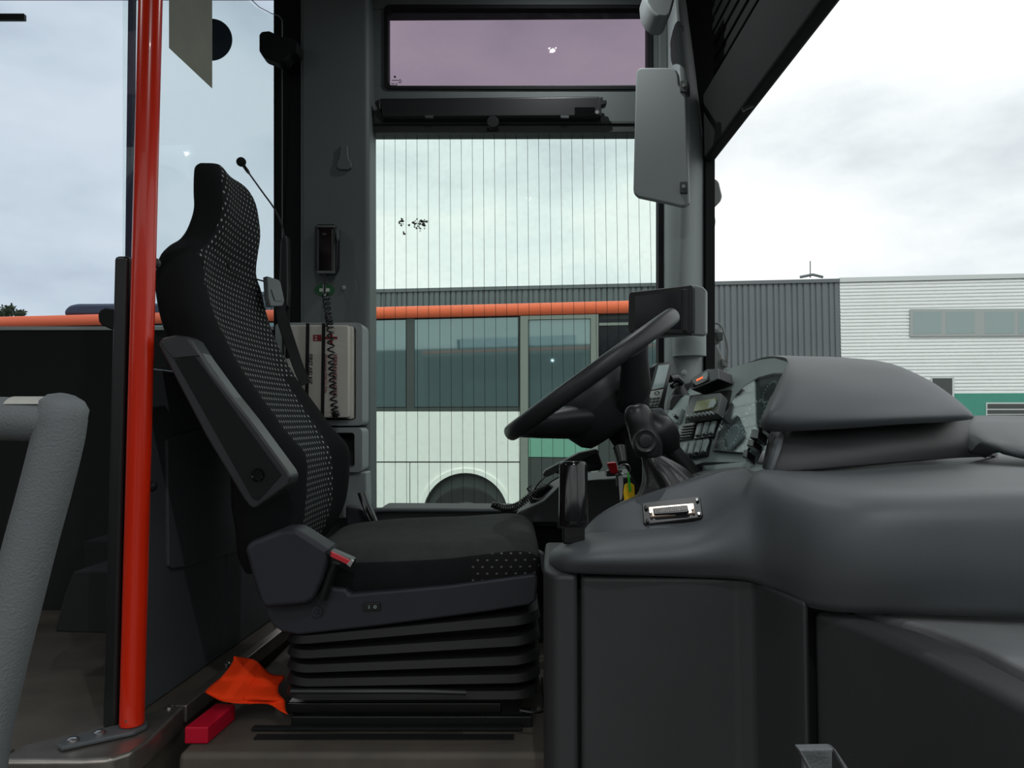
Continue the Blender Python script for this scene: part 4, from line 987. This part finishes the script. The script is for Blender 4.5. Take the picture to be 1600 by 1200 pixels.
# handheld on a mount
php = Pl((1020, 600, 1.75), (1048, 595, 1.80), (1030, 570, 1.78))
t = thing('handheld_terminal', 'silver handheld terminal with light screen and keypad on a dash mount', 'handheld', P(1035, 625, 1.8))
obj('body', MB().pp(php, [(1024, 572), (1030, 567), (1048, 565), (1052, 568), (1037, 640), (1030, 645), (1010, 642), (1012, 625)], 0, .022), M_black, t, bevel=.004)
obj('screen', MB().pp(php, [(1029, 571), (1046, 569), (1037, 605), (1019, 609)], .0025, 0), M_pscr, t)
kb = obj('keypad', MB().pp(php, [(1018, 611), (1037, 608), (1033, 622), (1028, 636), (1012, 636)], .003, 0), M_key, t, bevel=.001)
for r_ in range(3):
    for k in range(3): x, y = 1016-r_*1.3+k*6, 622+r_*5-k*.6; obj('keypad_button', MB().pp(php, [(x, y), (x+4, y-.4), (x+3.3, y+2.8), (x-.7, y+3.2)], .006, -.003), M_busdk, kb)
ro, ri = circ(1027, 614, 4, 14, 3), circ(1027, 614, 3, 14, 2.1); m = MB()
for k in range(14): m.pp(php, [ro[k], ro[(k+1) % 14], ri[(k+1) % 14], ri[k]], .0045, -.003)
obj('navigation_ring', m, M_busdk, kb)
obj('mount_arm', MB().tube([P(1046, 592, 1.84), P(1056, 590, 1.86), P(1064, 598, 1.88)], .010, 10), M_black, t)
obj('mount_arm', MB().tube([P(1050, 604, 1.86), P(1064, 592, 1.88)], .007, 10), M_black, t)
obj('mount_foot', MB().tube([P(1064, 594, 1.9), P(1062, 604, 1.9), P(1062, 617, 1.9)], [.008, .012, .026], 14), M_black, t)
obj('mount_knob', MB().revolve(P(1068, 583, 1.95), (0, -1, 0), [(0, .006), (.01, .008), (.016, .007), (.018, 0)], 14), M_wallg, t)
# small clock/taxi display
dp = Pl((1080, 600, 1.80), (1108, 585, 1.72), (1080, 585, 1.82))
t = thing('clock_display', 'small black display with orange digits on the dashboard top', 'display', P(1098, 608, 1.8))
obj('housing', MB().pp(dp, [(1078, 594), (1084, 588), (1105, 576), (1121, 576), (1122, 592), (1110, 598), (1080, 609), (1077, 605)], 0, .04), M_black, t, bevel=.003)
obj('side_block', MB().pp(dp, [(1107, 578), (1121, 575), (1122, 592), (1109, 597)], .005, 0), M_dash, t, bevel=.002)
obj('display_face', MB().pp(dp, [(1082, 594), (1104, 581), (1106, 594), (1083, 604)], .003, 0), M_screen, t)
obj('display_digits', MB().pp(dp, [(1088, 593), (1098, 588), (1098, 590.5), (1088, 595.5)], .004, 0), E_or, t, label='orange lit digits')
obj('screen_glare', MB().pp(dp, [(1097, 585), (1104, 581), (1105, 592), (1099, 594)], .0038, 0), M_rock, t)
# sun visor
vo = [(993, 116), (995, 108), (1001, 105), (1048, 105), (1056, 108), (1060, 116), (1061, 132), (1064, 137), (1070, 140), (1072, 150), (1075, 250), (1077, 315), (1073, 321), (1064, 323), (1048, 319), (996, 308), (990, 303), (989, 296)]
vpn = Pl((993, 105, 1.98), (1070, 110, 1.93), (990, 300, 1.99))
t = thing('sun_visor', 'light grey padded sun visor hanging vertically beside the driver window', 'visor', P(1035, 320, 1.97))
obj('pad', MB().pp(vpn, vo, 0, .022), M_visor, t, bevel=.008, seg=4)
obj('wall_bracket', MB().tube([P(1069, 133, 1.95), P(1072, 132, 2.09)], .006, 8), M_busdk, t)
obj('wall_bracket', MB().tube([P(1069, 292, 1.95), P(1072, 291, 2.10)], .006, 8), M_busdk, t)
obj('rod', MB().tube([P(1067, 137, 1.95), P(1072, 220, 1.955), P(1072, 300, 1.96)], .0035, 8), M_visor, t)
for y in (133, 291):
    obj('hinge_clip', MB().pp(vpn, rr(1062, y-8, 1075, y+11, 2), .006, .03), M_busdk, t, bevel=.003)
    obj('hinge_screw', MB().pp(vpn, circ(1068, y, 3, 10), .010, -.004), M_steel, t)
# second visor corner at top
t = thing('grey_corner_cover', 'grey rounded cover at the ceiling corner above the visor', 'cover', P(1035, 27, 1.9))
obj('cover', MB().pp(YP(1.95), [(1008, -20), (1052, -20), (1054, 0), (1048, 22), (1042, 27), (1028, 26), (1018, 18), (1010, 4)], 0, .1), M_visor, t, bevel=.012, seg=3)
# roller blind on the transom
t = thing('window_blind_roller', 'slim black side window blind roller mounted on the transom', 'blind', P(765, 184, 2.16))
obj('cassette', MB().pp(YP(2.15), [(592, 153), (938, 150), (938, 182), (597, 183)], 0, .045), M_black, t, bevel=.006, seg=3)
obj('end_cap', MB().pp(YP(2.148), [(586, 158), (594, 154), (594, 172), (586, 162)], 0, .03), M_black, t, bevel=.002)
obj('end_cap', MB().pp(YP(2.148), [(936, 152), (942, 151), (942, 156), (948, 156), (948, 162), (940, 164), (940, 181), (930, 181)], 0, .03), M_black, t, bevel=.002)
obj('latch', MB().pp(YP(2.145), [(898, 167), (930, 167), (930, 181), (898, 181)], 0, .01), M_gloss, t, bevel=.002)
obj('screw', MB().pp(YP(2.142), circ(933, 175, 3.2, 12), 0, .004), M_steel, t)
for x in (664, 876): obj('clip', MB().pp(YP(2.145), rr(x, 180, x+13, 184, 1), 0, .01), M_busdk, t)
obj('pull_knob', MB().pp(YP(2.14), circ(770, 190, 9.5, 20), 0, .02), M_matte, t, bevel=.002)

# ================================================================== B-PILLAR ITEMS
t = thing('wall_hook', 'small grey coat hook on the dark pillar', 'hook', P(538, 263, 2.1))
obj('plate', MB().pp(YP(2.112), [(531, 227), (543, 227), (544, 246), (549, 254), (549, 262), (545, 265), (530, 265), (525, 261), (526, 252), (530, 246)], 0, .012), M_wall, t, bevel=.003)
t = thing('intercom_handset', 'black intercom handset clipped to the pillar with curly cord', 'handset', P(510, 425, 2.08))
obj('cradle', MB().pp(YP(2.09), [(491, 354), (496, 350), (522, 350), (528, 356), (527, 418), (522, 427), (494, 426), (491, 418)], 0, .03), M_black, t, bevel=.003)
hs = obj('handset', MB().pp(YP(2.07), rr(495, 352, 523, 427, 3), 0, .02), M_gloss, t, bevel=.003)
obj('end_band', MB().pp(YP(2.069), [(495, 352), (523, 352), (523, 355), (495, 355)], 0, .004), M_wall, hs)
obj('end_band', MB().pp(YP(2.069), [(495, 423), (523, 423), (523, 427), (495, 427)], 0, .004), M_wall, hs)
obj('side_strip', MB().pp(YP(2.069), [(518, 358), (520.5, 358), (520.5, 422), (518, 422)], 0, .004), M_busdk, hs)
obj('side_strip', MB().pp(YP(2.069), [(496.5, 358), (498, 358), (498, 422), (496.5, 422)], 0, .004), M_busdk, hs)
obj('logo_mark', MB().pp(YP(2.069), [(504, 364), (510, 364), (510, 367), (504, 367)], 0, .003), M_busdk, hs)
obj('side_key', MB().pp(YP(2.08), [(524, 358), (528, 356), (529, 372), (526, 376)], 0, .012), M_wall, t)
obj('cord', MB().tube(curve([P(507, 427, 2.075), P(508, 440, 2.07), P(507, 458, 2.05)], 3), .003, 6), M_black, t)
coil([P(508, 458, 2.05), P(513, 490, 2.00), P(516, 515, 1.975), P(518, 560, 1.975), P(520, 600, 1.975), P(523, 640, 1.975), P(526, 652, 1.975)], .0085, 26, .0024, t)
t = thing('first_aid_sign', 'round green sticker with white cross below the intercom handset', 'sticker', P(507, 465, 2.118))
obj('disc', MB().pp(YP(2.118), circ(507, 453, 16, 32, 10), .0, .001), M_dgreen, t)
obj('cross', MB().pp(YP(2.1165), [(499, 450.5), (504.5, 450.5), (504.5, 444), (509.5, 444), (509.5, 450.5), (515, 450.5), (515, 455.5), (509.5, 455.5), (509.5, 462), (504.5, 462), (504.5, 455.5), (499, 455.5)], 0, .0008), M_stw, t)
struct('trim_9', MB().revolve(P(537, 450, 2.12), (0, -1, 0), [(0, .007), (.003, .007), (.006, .003), (.006, 0)], 12), M_visor)
# locker and first aid box
t = thing('pillar_locker', 'grey moulded locker frame on the pillar holding the first aid box', 'locker', P(520, 665, 2.08))
lf = YP(2.03)
ou = rr(430, 504, 566, 665, 8); inn = rr(440, 511, 556, 656, 5); m = MB(); k_ = len(ou)
for k in range(k_): m.prism([lf.at(*ou[k]), lf.at(*ou[(k+1) % k_]), lf.at(*inn[(k+1) % k_]), lf.at(*inn[k])], (0, .09, 0))
obj('frame', m, M_visor, t)
ou = rr(430, 668, 566, 738, 8); inn = rr(440, 676, 554, 730, 5); m = MB()
for k in range(k_): m.prism([lf.at(*ou[k]), lf.at(*ou[(k+1) % k_]), lf.at(*inn[(k+1) % k_]), lf.at(*inn[k])], (0, .09, 0))
obj('frame', m, M_visor, t)
obj('lower_panel', MB().pp(YP(2.045), [(430, 740), (572, 738), (574, 810), (430, 810)], 0, .07), M_visor, t, bevel=.004)
obj('back_wall', MB().pp(YP(2.105), [(432, 506), (562, 506), (562, 736), (432, 736)], 0, .012), M_dashd, t)
t = thing('first_aid_box', 'off-white first aid kit box strapped upright in the locker', 'first aid kit', P(510, 655, 2.05))
fp = YP(2.0)
obj('case', MB().pp(fp, rr(444, 508, 545, 653, 4), 0, .08), M_aid, t, bevel=.004)
obj('lid_edge', MB().pp(YP(2.02), rr(540, 510, 552, 655, 3), 0, .06), M_aid, t, bevel=.003)
obj('red_cross', MB().pp(fp, [(508, 526), (527, 526), (527, 530), (508, 530)], .001, 0), M_inkr, t)
obj('red_cross', MB().pp(fp, [(515.5, 518), (519.5, 518), (519.5, 538), (515.5, 538)], .0012, 0), M_inkr, t)
obj('red_square', MB().pp(fp, [(489, 523), (502, 523), (502, 533), (489, 533)], .001, 0), M_inkr, t)
text('printed_text', '2', .017, fp.at(491, 531.5, .0014), (1, 0, 0), (0, 0, 1), M_aid, t)
text('printed_text', 'FIRST AID KIT', .0135, fp.at(483, 553, .0014), (0, 0, -1), (1, 0, 0), M_ink, t, bold=.0002)
text('printed_text', 'VERBANDKASTEN', .0145, fp.at(521, 553, .0014), (0, 0, -1), (1, 0, 0), M_inkr, t, bold=.0002)
text('printed_text', 'Verbandset EN/CO 930n', .0105, fp.at(507.5, 553, .0014), (0, 0, -1), (1, 0, 0), M_inkr, t)
for x in (478, 503): obj('strap', MB().pp(YP(1.994), [(x, 505), (x+5, 505), (x+3, 655), (x-2, 655)], 0, .004), M_matte, t)
# microphone
t = thing('gooseneck_microphone', 'black gooseneck microphone beside the headrest', 'microphone', P(443, 470, 1.95))
obj('head', MB().revolve(P(376, 253, 1.9)-Vector((.011, 0, 0)), (1, 0, 0), [(0, 0)]+[(.0125-.0125*math.cos(math.pi*k/12), .0125*math.sin(math.pi*k/12)) for k in range(1, 12)]+[(.025, 0)], 18), M_matte, t)
obj('gooseneck', MB().tube(curve([P(380, 258, 1.9), P(390, 272, 1.9), P(410, 300, 1.91), P(428, 325, 1.93), P(440, 350, 1.94), P(444, 372, 1.95)], 5), [.0045]*5+[.0022]*21, 8), M_black, t)
obj('holder', MB().pp(YP(1.945), [(438, 376), (441, 369), (446, 366), (449, 374), (450, 450), (449, 480), (436, 460)], 0, .03), M_black, t, bevel=.004)
obj('holder_post', MB().tube([P(449, 372, 1.97), P(450, 450, 1.97), P(449, 560, 1.97)], .006, 8), M_matte, t)

# ================================================================== PARTITION AND POLE
t = thing('cab_partition', 'dark partition behind the seat with a clear glass upper screen', 'partition', along(.2, 0, LZ))
pv = Pl((300, 1080, along(.25).y), (600, 900, along(.8).y), (300, 900, along(.25).y))
# vertical plane through the partition line
pv.o = along(0, .0, 0); pv.n = Vector((dirp.y, -dirp.x, 0)).normalized()
def zpy(z): return H+z
def wallq(t0, t1, z0, z1): return [along(t0, 0, z0), along(t1, 0, z0), along(t1, 0, z1), along(t0, 0, z1)]
thk = Vector((-dirp.y, dirp.x, 0))*.03
obj('lower_panel', MB().prism(wallq(-.02, .40, LZ, .10), thk), M_part, t, bevel=.006)
obj('lower_panel', MB().prism([p-Vector((dirp.y, -dirp.x, 0))*.0 for p in wallq(.402, .73, LZ, .10)], thk), M_part, t, bevel=.006)
obj('edge_post', MB().prism([q+Vector((.012, 0, 0)) for q in wallq(-.06, -.022, LZ+.01, .30)], thk*.9), M_black, t, bevel=.008, seg=3)
pk = [pv.at(x, y, .006) for x, y in ((262, 688), (266, 684), (410, 640), (410, 850), (300, 884), (270, 889), (264, 884))]
obj('raised_pocket', MB().prism(pk, -pv.n*.008), M_part, t, bevel=.003)
gout = [pv.at(206, 515), pv.at(441, 560), pv.at(441, 30), pv.at(436, 24), pv.at(424, 20), pv.at(405, 10), pv.at(385, -8), pv.at(360, -40), pv.at(330, -120), pv.at(206, -250)]
obj('glass_pane', MB().prism([p-pv.n*.012 for p in gout], -pv.n*.006), G_part, t)
obj('glass_edge', MB().tube([pv.at(441, 560, -.014), pv.at(441, 32, -.014)], .0016, 6), M_visor, t)
obj('glass_edge', MB().tube([pv.at(x, y, -.014) for x, y in ((441, 32), (436, 25), (424, 21), (405, 11), (385, -8), (360, -40))], .0012, 6), M_visor, t)
obj('rubber_profile', MB().prism([pv.at(202, 520, -.02), pv.at(208, 520, -.02), pv.at(216, -260, -.02), pv.at(211, -260, -.02)], -pv.n*.01), mat('violet_black_seal', (44, 40, 78), .5), t)
# clamp bracket at glass top
cb = obj('glass_clamp', MB().pp(YP(2.06), [(404, 54), (407, 48), (420, 47), (440, 56), (456, 58), (466, 66), (466, 84), (455, 84), (445, 96), (436, 98), (410, 88), (404, 78)], 0, .05), M_matte, t, bevel=.008, seg=3)
for (x, y, Y) in ((243, 411, 1.36), (238, 760, 1.36)):
    obj('cap_bolt', MB().revolve(P(x, y, Y), (1, -.3, 0), [(-.02, .009), (0, .010), (.005, .008), (.008, 0)], 16), M_black, t)
obj('clamp_boss', MB().revolve(P(196, 418, 1.36), (-1, 0, 0), [(-.01, .013), (.004, .013), (.010, .009), (.011, 0)], 16), M_black, t)
obj('clamp_boss', MB().revolve(P(196, 446, 1.36), (-1, 0, 0), [(-.01, .010), (.008, .010), (.010, 0)], 16), M_black, t)
obj('post_sleeve', MB().tube([P(196, 450, 1.37), P(196, 505, 1.37), P(196, 560, 1.37)], .014, 12), M_part, t)
obj('post_sleeve', MB().tube([P(190, 552, 1.37), P(190, 610, 1.37), P(194, 660, 1.37)], [.009, .010, .006], 12), M_part, t)
obj('grab_knob', MB().pp(YP(1.36), [(152, 490), (156, 484), (163, 481), (186, 484), (186, 515), (176, 516), (158, 508), (153, 502)], 0, .03), M_matte, t, bevel=.008, seg=3)
obj('paper_notice', MB().prism([pv.at(264, -60, -.010), pv.at(264, 75, -.010), pv.at(331, 138, -.010), pv.at(331, -120, -.010)], pv.n*.001), M_card, t, label='grey paper notice fixed to the glass')
# pole
b0 = P(206, 1131, 1.345); b1 = P(236, -30, 1.345); b1 = Vector((b0.x+(b1.x-b0.x), b0.y, b1.z))
t = thing('grab_pole', 'bright red vertical grab pole bolted to the floor corner', 'pole', P(200, 1150, 1.345))
obj('pole_tube', MB().revolve(b0, b1-b0, [(0, .0), (0, .0200), (.004, .0207), (1.42, .0207), (1.42, 0)], 36), M_red, t)
obj('rivet', MB().revolve(P(197, 1127, 1.325), (0, -1, 0), [(0, .0025), (.001, .002), (.0012, 0)], 8), M_alu, t)
fz = b0.z-.004
bx0, by0 = b0.x, b0.y
ft = [(bx0-.088, by0-.075), (bx0-.072, by0-.088), (bx0-.01, by0-.045), (bx0+.018, by0-.026), (bx0+.027, by0), (bx0+.015, by0+.026), (bx0-.014, by0+.026), (bx0-.06, by0-.030), (bx0-.086, by0-.055)]
obj('foot_plate', MB().prism([(x, y, b0.z-.002) for x, y in ft], (0, 0, -(b0.z-.002-(H+LZ+.0085)))), M_dash, t, bevel=.004, seg=3)
for (fx, fy) in ((-.066, -.066), (-.036, -.038)): obj('bolt', MB().revolve((bx0+fx, by0+fy, b0.z-.002), (0, 0, 1), [(0, .0095), (.004, .0095), (.007, .005), (.007, 0)], 14), M_steel, t)

# ================================================================== FLOOR ITEMS
t = thing('wheel_chock_bar', 'crimson plastic bar lying on the cab floor under the orange cloth', 'bar', P(330, 1160, 1.33))
fl = ZP(FZ+.03)
q = [ZP(FZ+.032).at(x, y) for x, y in ((288, 1136), (325, 1136), (368, 1100), (338, 1098))]
obj('bar', MB().prism(q, (0, 0, -.031)), M_crim, t, bevel=.003)
# orange cloth: crumpled sheet
t = thing('orange_cloth', 'crumpled bright orange high-visibility cloth beside the seat base', 'cloth', P(390, 1115, 1.42))
def interp(s, q):
    # quad of pixel corners with depth
    c00, c10, c11, c01 = (362, 1026, 1.56), (436, 1055, 1.54), (452, 1113, 1.46), (326, 1079, 1.46)
    f = lambda i: (c00[i]*(1-s)+c10[i]*s)*(1-q)+(c01[i]*(1-s)+c11[i]*s)*q
    return f(0), f(1), f(2)
rng = random.Random(4); rows = []
for i in range(25):
    r_ = []; q = i/24
    for k in range(25):
        s = k/24; x, y, Y = interp(s, q)
        x += 5*math.sin(5*q+2*s)+3*math.sin(11*s*q+1); y += (7*math.sin(3.1*s+.4)*q+2*math.sin(9*s+4*q))
        p = P(x, y, Y); p.y += .012*math.sin(7*s-3*q)*1+.008*math.sin(12*q+5*s)-.02*math.sin(math.pi*s)*math.sin(math.pi*q); p.z = max(p.z, H+FZ+.006)
        r_.append(p)
    rows.append(r_)
obj('cloth_sheet', MB().loft(rows, False, False), M_ori, t, solid=.002, sharp=60)
obj('fold_line', MB().tube([rows[k][12]+Vector((0, -.003, .001)) for k in range(0, 25, 3)], .0012, 5), M_ori, t)
# dark slot grooves in the floor
struct('trim_10', MB().box((P(395, 1135, 1.4).x, 1.405, H+FZ), (P(803, 1135, 1.4).x, 1.425, H+FZ+.003)), M_matte)
# passenger seat frame in the foreground
t = thing('seat_grab_frame', 'grey textured metal seat grab frame at the raised floor edge', 'seat frame', P(0, 1180, .80))
Yg = .80
obj('rail', MB().tube(curve([P(-150, 652, Yg), P(-40, 653, Yg), P(30, 655, Yg), P(90, 658, Yg)], 3), .0235, 20), M_seatf, t)
legp = [(96, 652, .029), (90, 690, .030), (70, 770, .030), (48, 850, .030), (25, 940, .030), (0, 1040, .030), (-20, 1130, .030), (-32, 1200, .030), (-40, 1290, .030)]
leg = [[P(x+r_*F/Yg*math.cos(a), y-r_*math.sin(a)*0, Yg)+Vector((0, r_*math.sin(a)*.8, 0)) for a in [2*math.pi*k/20 for k in range(20)]] for x, y, r_ in legp]
obj('leg', MB().tube(curve([P(x, y, Yg) for x, y, r_ in legp], 3), .0255, 20), M_seatf, t)
obj('end_cap', MB().revolve(P(96, 650, Yg), (.25, 0, 1), [(-.03, .02), (-.01, .0255), (.012, .0245), (.020, .018), (.024, .008), (.025, 0)], 24), M_seatf, t)
pl_ = YP(Yg-.0236)
m = MB(); vs = []
for i in range(8):
    a = R(100-12*i)
    for x in (22, 78): 
        c = P(x, 654, Yg); vs.append(Vector((c.x, Yg-math.cos(a)*.0240, c.z+math.sin(a)*.0240)))
obj('pale_label', MB().add(vs, [(2*i, 2*i+1, 2*i+3, 2*i+2) for i in range(5)]), M_patch, t)
# box-like pedestal under saloon seats, dark
t = thing('seat_pedestal', 'dark low seat pedestal standing on the saloon floor', 'pedestal', (-1.15, 1.75, H+LZ))
pg = [(85, 990), (113, 893), (116, 830), (215, 830), (215, 992)]
obj('pedestal_body', MB().pp(YP(1.60), [(84, 988), (100, 930), (114, 893), (240, 893), (240, 992)], 0, .35), M_wallin, t, bevel=.005)
obj('pedestal_top', MB().pp(YP(1.85), [(130, 845), (240, 843), (240, 890), (133, 890)], 0, .3), M_wallin, t, bevel=.005)
